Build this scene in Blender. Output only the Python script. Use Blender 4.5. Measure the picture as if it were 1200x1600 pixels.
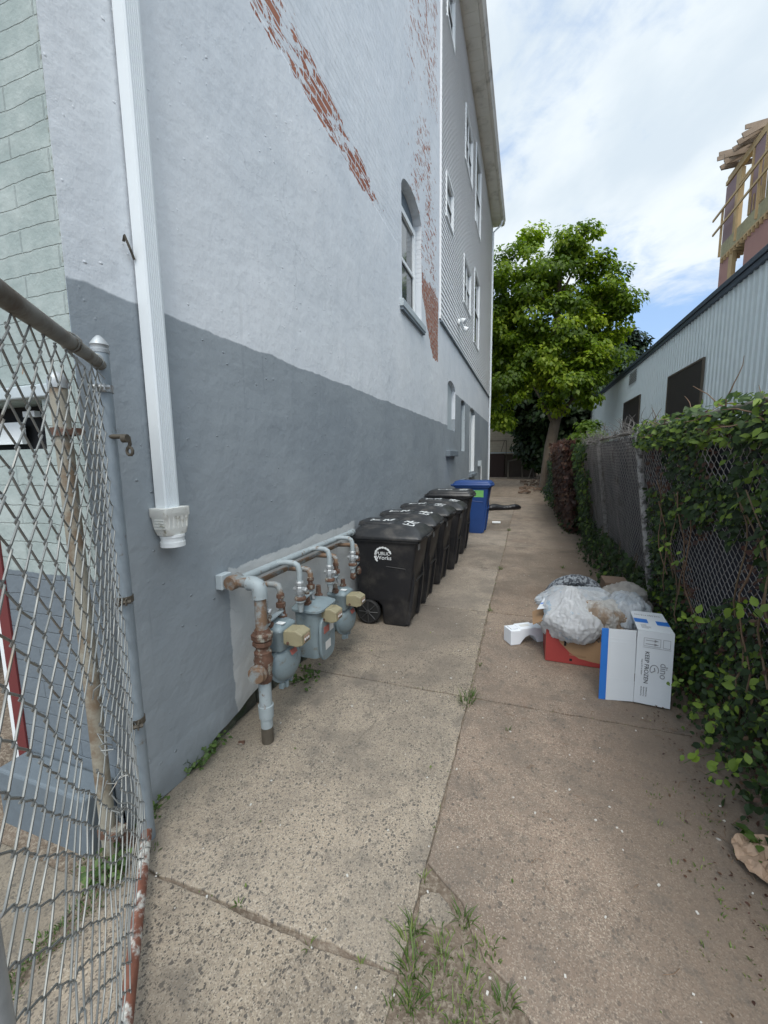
import bpy, bmesh, math, random
import numpy as np
from mathutils import Vector, Matrix, noise
R = math.radians
random.seed(7); rng = np.random.default_rng(7)
for o in list(bpy.data.objects): bpy.data.objects.remove(o)
S = bpy.context.scene
COL = S.collection

# ---------------------------------------------------------------- camera
cd = bpy.data.cameras.new("camera"); cam = bpy.data.objects.new("camera", cd); COL.objects.link(cam)
cd.sensor_fit = 'VERTICAL'; cd.sensor_height = 36; cd.sensor_width = 27; cd.lens = 14.4
cd.clip_start = 0.02; cd.clip_end = 2000
ri = Vector((0.945145, 0.326358, -0.013808)); up = Vector((-0.02948, 0.127323, 0.991423)); bk = Vector((0.325317, -0.936632, 0.12996))
m = Matrix((ri, up, bk)).transposed().to_4x4(); m.translation = Vector((0, 0, 1.7))
cam.matrix_world = m; S.camera = cam
S.render.resolution_x = 768; S.render.resolution_y = 1024
# ---------------------------------------------------------------- sun, exposure
SUNV = Vector((0.15, -0.60, 0.79)).normalized()
sl = bpy.data.lights.new("sun", 'SUN'); sl.energy = 1.15; sl.angle = R(22); sl.color = (1, .94, .86)
so = bpy.data.objects.new("sun", sl); COL.objects.link(so)
so.rotation_euler = (-SUNV).to_track_quat('-Z', 'Y').to_euler(); so.location = (0, 0, 30)
S.view_settings.view_transform = 'Standard'; S.view_settings.look = 'None'; S.view_settings.gamma = 1
S.view_settings.exposure = 0.70

# ---------------------------------------------------------------- node helper
class G:
    def __init__(s, tree): s.t = tree; s.n = tree.nodes; s.l = tree.links; s.n.clear()
    def put(s, sock, v):
        if v is None: return
        if hasattr(v, 'is_output'): s.l.new(v, sock)
        elif isinstance(v, (tuple, list)):
            v = tuple(v)
            if sock.type == 'RGBA' and len(v) == 3: v = v + (1,)
            sock.default_value = v
        else:
            if sock.type in ('RGBA',): sock.default_value = (v, v, v, 1)
            elif sock.type == 'VECTOR': sock.default_value = (v, v, v)
            else: sock.default_value = v
    def node(s, ty, props=None, **ins):
        nd = s.n.new(ty)
        for k, v in (props or {}).items(): setattr(nd, k, v)
        for k, v in ins.items():
            k = k.replace('_', ' ')
            s.put(nd.inputs[int(k[1:])] if k[0] == 'i' and k[1:].isdigit() else nd.inputs[k], v)
        return nd
    def pos(s): return s.node('ShaderNodeNewGeometry').outputs['Position']
    def obj(s): return s.node('ShaderNodeTexCoord').outputs['Object']
    def sep(s, v):
        o = s.node('ShaderNodeSeparateXYZ', i0=v).outputs; return o[0], o[1], o[2]
    def comb(s, x=0., y=0., z=0.): return s.node('ShaderNodeCombineXYZ', i0=x, i1=y, i2=z).outputs[0]
    def m(s, op, a, b=0., c=0., clamp=False):
        return s.node('ShaderNodeMath', dict(operation=op, use_clamp=clamp), i0=a, i1=b, i2=c).outputs[0]
    def vm(s, op, a, b): return s.node('ShaderNodeVectorMath', dict(operation=op), i0=a, i1=b).outputs[0]
    def noise(s, vec, scale=5., detail=4., rough=.55, dist=0.):
        return s.node('ShaderNodeTexNoise', Vector=vec, Scale=scale, Detail=detail, Roughness=rough, Distortion=dist).outputs[0]
    def vor(s, vec, scale, feature='F1', rnd=1.): 
        return s.node('ShaderNodeTexVoronoi', dict(feature=feature), Vector=vec, Scale=scale, Randomness=rnd)
    def step(s, v, a, b, lo=0., hi=1.):  # smooth map range
        return s.node('ShaderNodeMapRange', dict(interpolation_type='SMOOTHSTEP'), i0=v, i1=a, i2=b, i3=lo, i4=hi).outputs[0]
    def lin(s, v, a, b, lo=0., hi=1.): return s.node('ShaderNodeMapRange', i0=v, i1=a, i2=b, i3=lo, i4=hi).outputs[0]
    def mix(s, f, a, b, mode='MIX'):
        nd = s.node('ShaderNodeMix', dict(data_type='RGBA', blend_type=mode))
        s.put(nd.inputs[0], f); s.put(nd.inputs[6], a); s.put(nd.inputs[7], b); return nd.outputs[2]
    def fmix(s, f, a, b):
        nd = s.node('ShaderNodeMix'); s.put(nd.inputs[0], f); s.put(nd.inputs[2], a); s.put(nd.inputs[3], b); return nd.outputs[0]
    def ramp(s, f, stops):
        nd = s.node('ShaderNodeValToRGB', Fac=f); e = nd.color_ramp.elements
        while len(e) < len(stops): e.new(.5)
        for el, (p, c) in zip(e, stops): el.position = p; el.color = tuple(c) + (1,)
        return nd.outputs[0]
    def bump(s, h, strength=.5, dist=.01, normal=None):
        nd = s.node('ShaderNodeBump', Height=h, Strength=strength, Distance=dist)
        if normal is not None: s.l.new(normal, nd.inputs['Normal'])
        return nd.outputs[0]
    def out(s, sh): s.l.new(sh, s.node('ShaderNodeOutputMaterial').inputs[0])
    def bsdf(s, col, rough=.6, metal=0., normal=None, spec=.5, **kw):
        nd = s.node('ShaderNodeBsdfPrincipled')
        s.put(nd.inputs['Base Color'], col); s.put(nd.inputs['Roughness'], rough); s.put(nd.inputs['Metallic'], metal)
        s.put(nd.inputs['Specular IOR Level'], spec)
        if normal is not None: s.l.new(normal, nd.inputs['Normal'])
        for k, v in kw.items(): s.put(nd.inputs[k.replace('_', ' ')], v)
        return nd.outputs[0]
    def attr(s, name): return s.node('ShaderNodeAttribute', dict(attribute_name=name)).outputs['Fac']

def newmat(name):
    mt = bpy.data.materials.new(name); mt.use_nodes = True; return mt, G(mt.node_tree)

# ---------------------------------------------------------------- sky
w = bpy.data.worlds.new("World"); S.world = w; w.use_nodes = True
g = G(w.node_tree)
sky = g.node('ShaderNodeTexSky', dict(sky_type='NISHITA', sun_disc=False, sun_elevation=math.asin(SUNV.z),
             sun_rotation=math.atan2(SUNV.x, SUNV.y), air_density=1.2, dust_density=1.2, ozone_density=1.5)).outputs[0]
gen = g.node('ShaderNodeTexCoord').outputs['Generated']
x, y, z = g.sep(gen)
zz = g.m('ADD', g.m('MAXIMUM', z, 0.02), .22)
u = g.m('DIVIDE', x, zz); v = g.m('DIVIDE', y, zz)
pv = g.comb(u, v, 0.)
pr = g.vm('MULTIPLY', g.comb(g.m('ADD', u, g.m('MULTIPLY', v, .45)), g.m('SUBTRACT', v, g.m('MULTIPLY', u, .2)), 0.), (1.6, 1.05, 1))
n1 = g.noise(pr, 1.5, 10, .6, .4); n2 = g.noise(pv, 7.0, 8, .62, .4); n3 = g.noise(pr, .8, 4, .5)
den = g.m('ADD', g.m('MULTIPLY', n1, .62), g.m('ADD', g.m('MULTIPLY', n2, .38), g.m('MULTIPLY', n3, .30)))
den = g.m('ADD', den, g.step(z, .22, .40, -.20, .10))
mask = g.step(den, .50, .74)
cb = g.noise(g.vm('ADD', pr, (4.3, 1.7, 0)), 1.6, 6, .55)
ccol = g.mix(g.step(cb, .35, .68), (4.5, 5.15, 5.85), (5.9, 6.35, 6.75))
dt = g.node('ShaderNodeVectorMath', dict(operation='DOT_PRODUCT'), i0=gen, i1=tuple(SUNV)).outputs['Value']
glow = g.m('ADD', g.m('ADD', 1., g.step(dt, .45, 1., 0., 1.5)), g.step(z, .75, 1., 0., .5))
ccol = g.mix(1., ccol, g.comb(glow, glow, g.m('MULTIPLY', glow, .98)), 'MULTIPLY')
skyc = g.mix(1., sky, (1.0, 1.03, 1.12), 'MULTIPLY')
blue = g.mix(.6, skyc, (2.7, 4.1, 6.4))
fin = g.mix(mask, blue, ccol)
bg = g.node('ShaderNodeBackground', Color=fin, Strength=.1)
g.l.new(bg.outputs[0], g.node('ShaderNodeOutputWorld').inputs[0])

# ---------------------------------------------------------------- object helpers
def tag(o, label=None, cat=None, group=None, kind=None):
    if label: o['label'] = label
    if cat: o['category'] = cat
    if group: o['group'] = group
    if kind: o['kind'] = kind
    return o
def empty(name, loc=(0, 0, 0), label=None, cat=None, group=None):
    o = bpy.data.objects.new(name, None); COL.objects.link(o); o.location = loc; o.empty_display_size = .1
    return tag(o, label, cat, group)
def copy_tree(o, parent=None):
    c = o.copy(); COL.objects.link(c); c.parent = parent
    for ch in list(o.children): copy_tree(ch, c)
    return c
def rootloc(p):
    while p.parent: p = p.parent
    return Vector(p.location)

def ortho(d):
    d = Vector(d).normalized(); a = Vector((0, 0, 1)) if abs(d.z) < .9 else Vector((1, 0, 0))
    u = d.cross(a).normalized(); return u, d.cross(u).normalized()

class MB:
    def __init__(s): s.v = []; s.f = []; s.sm = False
    def add(s, vs, fs):
        b = len(s.v); s.v += [tuple(q) for q in vs]; s.f += [tuple(i + b for i in f) for f in fs]; return s
    def box(s, x0, x1, y0, y1, z0, z1):
        return s.add([(x0,y0,z0),(x1,y0,z0),(x1,y1,z0),(x0,y1,z0),(x0,y0,z1),(x1,y0,z1),(x1,y1,z1),(x0,y1,z1)],
                     [(0,3,2,1),(4,5,6,7),(0,1,5,4),(1,2,6,5),(2,3,7,6),(3,0,4,7)])
    def obox(s, c, ax, ay, az):   # oriented box: centre and three half-axis vectors
        c = Vector(c); ax = Vector(ax); ay = Vector(ay); az = Vector(az)
        vs = [c + sx*ax + sy*ay + sz*az for sz in (-1, 1) for sx, sy in ((-1,-1),(1,-1),(1,1),(-1,1))]
        return s.add(vs, [(0,3,2,1),(4,5,6,7),(0,1,5,4),(1,2,6,5),(2,3,7,6),(3,0,4,7)])
    def beam(s, a, b, w, h=None, upv=(0,0,1)):
        a = Vector(a); b = Vector(b); d = (b-a); h = h or w
        u = d.cross(Vector(upv)); 
        if u.length < 1e-5: u = Vector((1,0,0))
        u.normalize(); v = u.cross(d).normalized()
        return s.obox((a+b)/2, d/2, u*w/2, v*h/2)
    def tube(s, pts, r, n=8, cap=True):
        pts = [Vector(p) for p in pts]; k = len(pts); rs = r if isinstance(r, (list, tuple)) else [r]*k
        b = len(s.v); u = None
        for i, p in enumerate(pts):
            d = (pts[min(i+1, k-1)] - pts[max(i-1, 0)]).normalized()
            if u is None: u, _ = ortho(d)
            u = (u - d*u.dot(d))
            if u.length < 1e-6: u, _ = ortho(d)
            u.normalize(); vv = d.cross(u)
            for j in range(n):
                a = 2*math.pi*j/n; s.v.append(tuple(p + rs[i]*(math.cos(a)*u + math.sin(a)*vv)))
        for i in range(k-1):
            for j in range(n):
                j2 = (j+1) % n; s.f.append((b+i*n+j, b+i*n+j2, b+(i+1)*n+j2, b+(i+1)*n+j))
        if cap: s.f.append(tuple(b+j for j in reversed(range(n)))); s.f.append(tuple(b+(k-1)*n+j for j in range(n)))
        return s
    def lathe(s, o, axis, prof, n=20):  # prof: (distance along axis, radius)
        o = Vector(o); a = Vector(axis).normalized()
        u, vv = ortho(a); b = len(s.v)
        for h, r in prof:
            for j in range(n):
                t = 2*math.pi*j/n; s.v.append(tuple(o + a*h + max(r, 1e-4)*(math.cos(t)*u + math.sin(t)*vv)))
        for i in range(len(prof)-1):
            for j in range(n):
                j2 = (j+1) % n; s.f.append((b+i*n+j, b+i*n+j2, b+(i+1)*n+j2, b+(i+1)*n+j))
        s.f.append(tuple(b+j for j in reversed(range(n)))); s.f.append(tuple(b+(len(prof)-1)*n+j for j in range(n)))
        return s
    def loft(s, rings, cap=True):
        n = len(rings[0]); b = len(s.v)
        for r in rings: s.v += [tuple(q) for q in r]
        for i in range(len(rings)-1):
            for j in range(n):
                j2 = (j+1) % n; s.f.append((b+i*n+j, b+i*n+j2, b+(i+1)*n+j2, b+(i+1)*n+j))
        if cap: s.f.append(tuple(b+j for j in reversed(range(n)))); s.f.append(tuple(b+(len(rings)-1)*n+j for j in range(n)))
        return s
    def prism(s, poly, off):   # planar polygon of 3d points swept along off
        off = Vector(off); n = len(poly); b = len(s.v)
        s.v += [tuple(p) for p in poly] + [tuple(Vector(p)+off) for p in poly]
        s.f.append(tuple(b+i for i in reversed(range(n)))); s.f.append(tuple(b+n+i for i in range(n)))
        for i in range(n):
            j = (i+1) % n; s.f.append((b+i, b+j, b+n+j, b+n+i))
        return s
    def xf(s, M, start=0):
        for i in range(start, len(s.v)): s.v[i] = tuple(M @ Vector(s.v[i]))
        return s
    def build(s, name, mat, parent=None, smooth=False, bevel=0., fix=True, base=None, subsurf=0):
        vs = np.array(s.v, dtype=np.float64).reshape(-1, 3)
        if parent: off = np.array(rootloc(parent))
        else: off = np.array(base if base is not None else ((vs[:,0].min()+vs[:,0].max())/2, (vs[:,1].min()+vs[:,1].max())/2, vs[:,2].min()))
        me = bpy.data.meshes.new(name); me.from_pydata((vs-off).tolist(), [], s.f)
        if fix and len(s.f) < 60000:
            bm = bmesh.new(); bm.from_mesh(me); bmesh.ops.recalc_face_normals(bm, faces=bm.faces); bm.to_mesh(me); bm.free()
        me.materials.append(mat)
        if smooth: me.shade_smooth()
        o = bpy.data.objects.new(name, me); COL.objects.link(o)
        if parent: o.parent = parent
        else: o.location = off
        if bevel:
            b = o.modifiers.new('bevel', 'BEVEL'); b.width = bevel; b.segments = 2; b.limit_method = 'ANGLE'; b.angle_limit = R(40)
        if subsurf:
            b = o.modifiers.new('sub', 'SUBSURF'); b.levels = b.render_levels = subsurf
        if smooth and bevel == 0 and not subsurf: 
            try: me.set_sharp_from_angle(angle=R(50))
            except Exception: pass
        return o

def npmesh(name, V, F, mat, parent=None, hue=None, smooth=False, base=None):
    """V (n,3), F (m,k) numpy arrays, hue: one number per face"""
    V = np.asarray(V, float); F = np.asarray(F, np.int32)
    off = np.array(rootloc(parent)) if parent else np.array(base if base is not None else ((V[:,0].min()+V[:,0].max())/2, (V[:,1].min()+V[:,1].max())/2, V[:,2].min()))
    me = bpy.data.meshes.new(name); n, k = F.shape
    me.vertices.add(len(V)); me.vertices.foreach_set('co', (V-off).astype(np.float32).ravel())
    me.loops.add(n*k); me.loops.foreach_set('vertex_index', F.ravel())
    me.polygons.add(n); me.polygons.foreach_set('loop_start', np.arange(0, n*k, k, dtype=np.int32))
    me.update(calc_edges=True); me.validate()
    if hue is not None and len(me.polygons) == n:
        a = me.attributes.new('hue', 'FLOAT', 'FACE'); a.data.foreach_set('value', np.asarray(hue, np.float32))
    me.materials.append(mat)
    if smooth: me.shade_smooth()
    o = bpy.data.objects.new(name, me); COL.objects.link(o)
    if parent: o.parent = parent
    else: o.location = off
    return o

# a leaf: folded pointed oval made of 4 quads
LEAF = np.array([(0,0,0),(-.26,.22,.05),(0,.28,-.02),(.26,.22,.05),(-.30,.55,.04),(0,.6,-.03),(.30,.55,.04),(0,1,-.10)])
LF = np.array([(0,2,1,1),(0,3,2,2),(1,2,5,4),(2,3,6,5),(4,5,7,7),(5,6,7,7)])
LF3 = np.array([(0,2,1),(0,3,2),(1,2,5),(1,5,4),(2,3,6),(2,6,5),(4,5,7),(5,6,7)])
def leaves(P, size, N, T, fine=True):
    """P centres, N leaf normals, T tip directions -> verts, faces (triangles), per leaf face count"""
    n = len(P); N = N/np.linalg.norm(N, axis=1, keepdims=True)
    T = T - N*(T*N).sum(1, keepdims=True); T /= (np.linalg.norm(T, axis=1, keepdims=True)+1e-9); B = np.cross(T, N)
    if fine: L, F = LEAF, LF3
    else: L = np.array([(0,0,0),(-.34,.45,.03),(.34,.45,.03),(0,1,-.12)]); F = np.array([(0,2,1),(1,2,3)])
    sz = np.asarray(size).reshape(-1, 1, 1)
    V = P[:,None,:] + sz*(L[None,:,0:1]*B[:,None,:] + L[None,:,1:2]*T[:,None,:] + L[None,:,2:3]*N[:,None,:])
    FF = F[None] + (np.arange(n)*len(L))[:,None,None]
    return V.reshape(-1, 3), FF.reshape(-1, 3), len(F)

def text_obj(name, s, size, mat, parent, M, ext=.0008, align='CENTER'):
    c = bpy.data.curves.new(name, 'FONT'); c.body = s; c.size = size; c.extrude = ext; c.align_x = align; c.align_y = 'CENTER'
    t = bpy.data.objects.new('tmp', c); COL.objects.link(t)
    dg = bpy.context.evaluated_depsgraph_get(); me = bpy.data.meshes.new_from_object(t.evaluated_get(dg)); bpy.data.objects.remove(t)
    off = rootloc(parent); me.transform(Matrix.Translation(-off) @ M)
    me.name = name; me.materials.clear(); me.materials.append(mat)
    o = bpy.data.objects.new(name, me); COL.objects.link(o); o.parent = parent; return o
def frame(o, ex, ey):
    ex = Vector(ex).normalized(); ey = Vector(ey).normalized(); ez = ex.cross(ey)
    M = Matrix((ex, ey, ez)).transposed().to_4x4(); M.translation = Vector(o); return M

def fbm(x, y=0., z=0., o=4): return noise.fractal(Vector((x, y, z)), 1., 2., o)
# ================================================================ materials
def simple(name, col, rough=.6, metal=0., var=.12, scale=8., bump=.15, bscale=40., spec=.5, dirt=None, dscale=3., dlo=.55, dhi=.75, bd=.004):
    mt, g = newmat(name); p = g.obj()
    c = g.mix(g.noise(p, scale, 5), tuple(k*(1-var) for k in col), tuple(min(1, k*(1+var)) for k in col))
    if dirt: c = g.mix(g.step(g.noise(p, dscale, 8, .65), dlo, dhi), c, dirt)
    nb = g.bump(g.noise(p, bscale, 5), bump, bd) if bump else None
    g.out(g.bsdf(c, rough, metal, nb, spec)); return mt
M = {}
M['white_metal'] = simple('white_metal', (.72, .76, .78), .45, 0, .05, 3, .03)
M['white_vinyl'] = simple('white_vinyl', (.74, .76, .76), .5, 0, .05, 3, .03, dirt=(.5, .5, .46), dlo=.6, dhi=.9)
M['dirty_white'] = simple('dirty_white', (.72, .72, .68), .6, 0, .1, 6, .3, dirt=(.28, .25, .16), dscale=22, dlo=.53, dhi=.72)
M['galv'] = simple('galvanised_steel', (.36, .38, .39), .5, .45, .3, 30, .2, 90, dirt=(.2, .13, .09), dscale=10, dlo=.58, dhi=.75)
M['galv_paint'] = simple('weathered_post', (.25, .29, .32), .55, .2, .25, 14, .2, dirt=(.15, .13, .11), dscale=18, dlo=.6, dhi=.75)
M['beige_post'] = simple('flaking_post', (.27, .25, .20), .7, .1, .2, 10, .3, dirt=(.16, .115, .075), dscale=6, dlo=.45, dhi=.6)
M['top_rail'] = simple('worn_rail', (.19, .18, .155), .6, .3, .4, 12, .3, dirt=(.10, .075, .05), dscale=8, dlo=.45, dhi=.65)
M['wire'] = simple('gate_wire', (.21, .215, .205), .45, .35, .35, 9, .1, dirt=(.19, .155, .12), dscale=7, dlo=.55, dhi=.75)
M['fence_wire'] = simple('fence_wire', (.30, .29, .28), .5, .5, .3, 8, 0, dirt=(.10, .08, .06), dscale=3)
M['dark_rust'] = simple('dark_rust', (.10, .085, .065), .7, .3, .3, 30, .4)
M['rust'] = simple('rust', (.105, .055, .036), .85, .1, .6, 30, .6, dirt=(.27, .26, .22), dscale=18, dlo=.50, dhi=.62)
M['rustrail'] = simple('rusty_rail', (.17, .065, .04), .75, .1, .4, 30, .4, dirt=(.50, .50, .46), dscale=9, dlo=.52, dhi=.62)
M['pipe_paint'] = simple('pale_pipe_paint', (.30, .345, .36), .6, .0, .18, 12, .35, dirt=(.17, .13, .10), dscale=20, dlo=.56, dhi=.68)
M['pipe_old'] = simple('flaking_pipe', (.25, .27, .27), .65, .1, .15, 20, .4, dirt=(.19, .12, .075), dscale=11, dlo=.42, dhi=.56)
M['meter'] = simple('meter_grey', (.185, .235, .255), .55, .05, .2, 12, .35, dirt=(.14, .125, .10), dscale=16, dlo=.54, dhi=.74)
M['index'] = simple('index_box', (.27, .24, .15), .55, 0, .2, 14, .3, dirt=(.12, .10, .055), dscale=11, dlo=.48, dhi=.72)
M['red_label'] = simple('red_label', (.36, .12, .10), .6, 0, .2, 30)
M['paper_label'] = simple('paper_label', (.6, .6, .58), .6, 0, .1, 30)
M['black_plastic'] = simple('black_plastic', (.014, .014, .016), .5, 0, .35, 6, .15, 150, spec=.4, dirt=(.050, .046, .042), dscale=4, dlo=.45, dhi=.75, bd=.002)
M['black_lid'] = simple('black_lid', (.022, .023, .025), .38, 0, .3, 6, .2, 60, spec=.5, dirt=(.075, .07, .064), dscale=7, dlo=.45, dhi=.75, bd=.002)
M['blue_plastic'] = simple('blue_plastic', (.016, .055, .20), .45, 0, .12, 6, .1, 120, dirt=(.05, .075, .15), dscale=5, dlo=.6, dhi=.9, bd=.001)
M['hub'] = simple('hub_plastic', (.045, .045, .045), .5, 0, .2, 20)
M['tyre'] = simple('tyre', (.012, .012, .012), .7)
M['white_paint'] = simple('white_stencil', (.66, .68, .68), .6, 0, .1, 40)
M['label_grey'] = simple('label_grey', (.22, .22, .22), .6, 0, .2, 40)
M['green_sticker'] = simple('green_sticker', (.18, .48, .14), .5, 0, .2, 30)
M['cyan_sticker'] = simple('pale_sticker', (.45, .58, .66), .5, 0, .2, 30)
M['box_white'] = simple('white_cardboard', (.60, .625, .65), .7, 0, .04, 6, .12, 25)
M['box_blue'] = simple('blue_print', (.02, .15, .50), .6, 0, .08, 10)
M['ink'] = simple('ink', (.05, .05, .055), .7, 0, .3, 50)
M['ink_soft'] = simple('faint_ink', (.24, .24, .25), .7, 0, .3, 50)
M['card'] = simple('brown_cardboard', (.30, .185, .10), .8, 0, .1, 8, .15, 60)
M['card_dark'] = simple('weathered_cardboard', (.15, .10, .07), .85, 0, .2, 8, .2, 60)
M['card_red'] = simple('red_print', (.28, .035, .03), .7, 0, .1, 10)
M['foam'] = simple('styrofoam', (.72, .75, .79), .7, 0, .03, 10, .15, 160)
M['kraft'] = simple('kraft_paper', (.36, .25, .175), .8, 0, .1, 6, .3, 22)
M['navy'] = simple('navy_screen', (.010, .012, .022), .8, 0, .3, 20, .4, 60)
M['green_screen'] = simple('green_slats', (.050, .066, .056), .75, 0, .3, 8, .4, 30)
M['bark'] = simple('bark', (.115, .09, .065), .9, 0, .35, 6, .9, 14, bd=.03)
M['stem'] = simple('vine_stem', (.14, .10, .06), .85, 0, .35, 10, .4)
M['stem_grey'] = simple('dead_vine_stem', (.14, .13, .12), .85, 0, .35, 10, .4)
M['navy_trim'] = simple('roof_trim', (.055, .075, .105), .5, .1, .2, 4, .1)
M['soffit'] = simple('soffit', (.66, .62, .54), .6, 0, .08, 2, .05, dirt=(.25, .22, .17), dscale=1.5, dlo=.5, dhi=.8)
M['fascia'] = simple('gutter', (.60, .56, .49), .5, 0, .1, 2, .05, dirt=(.2, .18, .15), dscale=2.2, dlo=.5, dhi=.75)
M['lumber'] = simple('lumber', (.46, .32, .16), .8, 0, .2, 4, .2)
M['osb'] = simple('sheathing', (.34, .30, .17), .8, 0, .35, 9, .3, dirt=(.2, .19, .12), dscale=6)
M['pink_board'] = simple('red_sheathing', (.38, .20, .165), .8, 0, .08, 1.5, .1, dirt=(.26, .12, .11), dscale=.7, dlo=.5, dhi=.8)
M['mauve_board'] = simple('purple_sheathing', (.26, .17, .17), .8, 0, .1, 1.5, .1)
M['inside'] = simple('dark_interior', (.05, .03, .025), .9)
M['orange_inside'] = simple('orange_interior', (.22, .10, .05), .9)
M['void'] = simple('dark_void', (.008, .008, .009), .9)
M['red_door'] = simple('red_door_frame', (.13, .022, .022), .6, 0, .15, 6, .1)
M['stone'] = simple('mossy_stone', (.085, .085, .065), .9, 0, .4, 6, .9, 16, dirt=(.04, .06, .025), dscale=5, dlo=.5, dhi=.65, bd=.03)
M['plinth'] = simple('plinth_paint', (.12, .145, .165), .7, 0, .15, 12, .5, 20, bd=.01)
M['sillgrey'] = simple('painted_sill', (.16, .19, .215), .7, 0, .15, 12, .5, 20, bd=.01)
M['sillwhite'] = simple('pale_reveal', (.43, .48, .50), .7, 0, .08, 6, .4, 14, dirt=(.24, .26, .27), dscale=9, dlo=.6, dhi=.75, bd=.01)
M['dark_panel'] = simple('dark_panel', (.022, .018, .018), .6, 0, .2, 2, .1)
M['twig'] = simple('twig', (.17, .11, .07), .9)
M['pebble'] = simple('chips', (.52, .50, .46), .8)
M['old_board'] = simple('weathered_board', (.24, .18, .13), .85, 0, .35, 5, .2)
M['black_bag'] = simple('black_film', (.010, .010, .012), .3, 0, .2, 9, .8, 16, bd=.03)
M['grey_towel'] = simple('patterned_cloth', (.20, .22, .24), .9, 0, .3, 20, .8, 30, dirt=(.04, .045, .055), dscale=45, dlo=.46, dhi=.54, bd=.02)

def glass_mat():
    mt, g = newmat('window_glass'); p = g.pos()
    c = g.mix(g.noise(p, .8, 2), (.035, .042, .05), (.10, .115, .12))
    g.out(g.bsdf(c, .06, 0, g.bump(g.noise(p, 1.6, 2), .06, .02), .8)); return mt
M['glass'] = glass_mat()

def leafmat(name, a, b, c, trans=.35):
    mt, g = newmat(name); h = g.attr('hue'); p = g.obj()
    col = g.ramp(h, [(0, a), (.55, b), (1, c)])
    col = g.mix(g.m('MULTIPLY', g.noise(p, 60, 3), .35), col, tuple(k*.6 for k in b))
    pb = g.bsdf(col, .5, 0, None, .35)
    tr = g.node('ShaderNodeBsdfTranslucent', Color=g.mix(1., col, (1.5, 1.6, .6), 'MULTIPLY')).outputs[0]
    ms = g.node('ShaderNodeMixShader', i0=trans, i1=pb, i2=tr).outputs[0]; g.out(ms); return mt
M['leaf_tree'] = leafmat('broad_leaves', (.05, .095, .010), (.17, .255, .02), (.37, .44, .045), .5)
M['leaf_dark'] = leafmat('dark_needles', (.018, .036, .022), (.034, .062, .032), (.06, .10, .045), .15)
M['leaf_back'] = leafmat('shaded_leaves', (.012, .028, .010), (.025, .05, .016), (.05, .09, .025), .3)
M['leaf_ivy'] = leafmat('vine_leaves', (.014, .030, .010), (.042, .082, .022), (.20, .29, .035), .3)
M['leaf_dead'] = leafmat('dead_leaves', (.035, .016, .012), (.075, .032, .022), (.13, .08, .045), .1)
M['leaf_weed'] = leafmat('weed_leaves', (.04, .08, .02), (.09, .15, .035), (.24, .27, .09), .3)
M['leaf_shrub'] = leafmat('shrub_leaves', (.07, .12, .02), (.14, .22, .035), (.24, .32, .07), .4)

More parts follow.
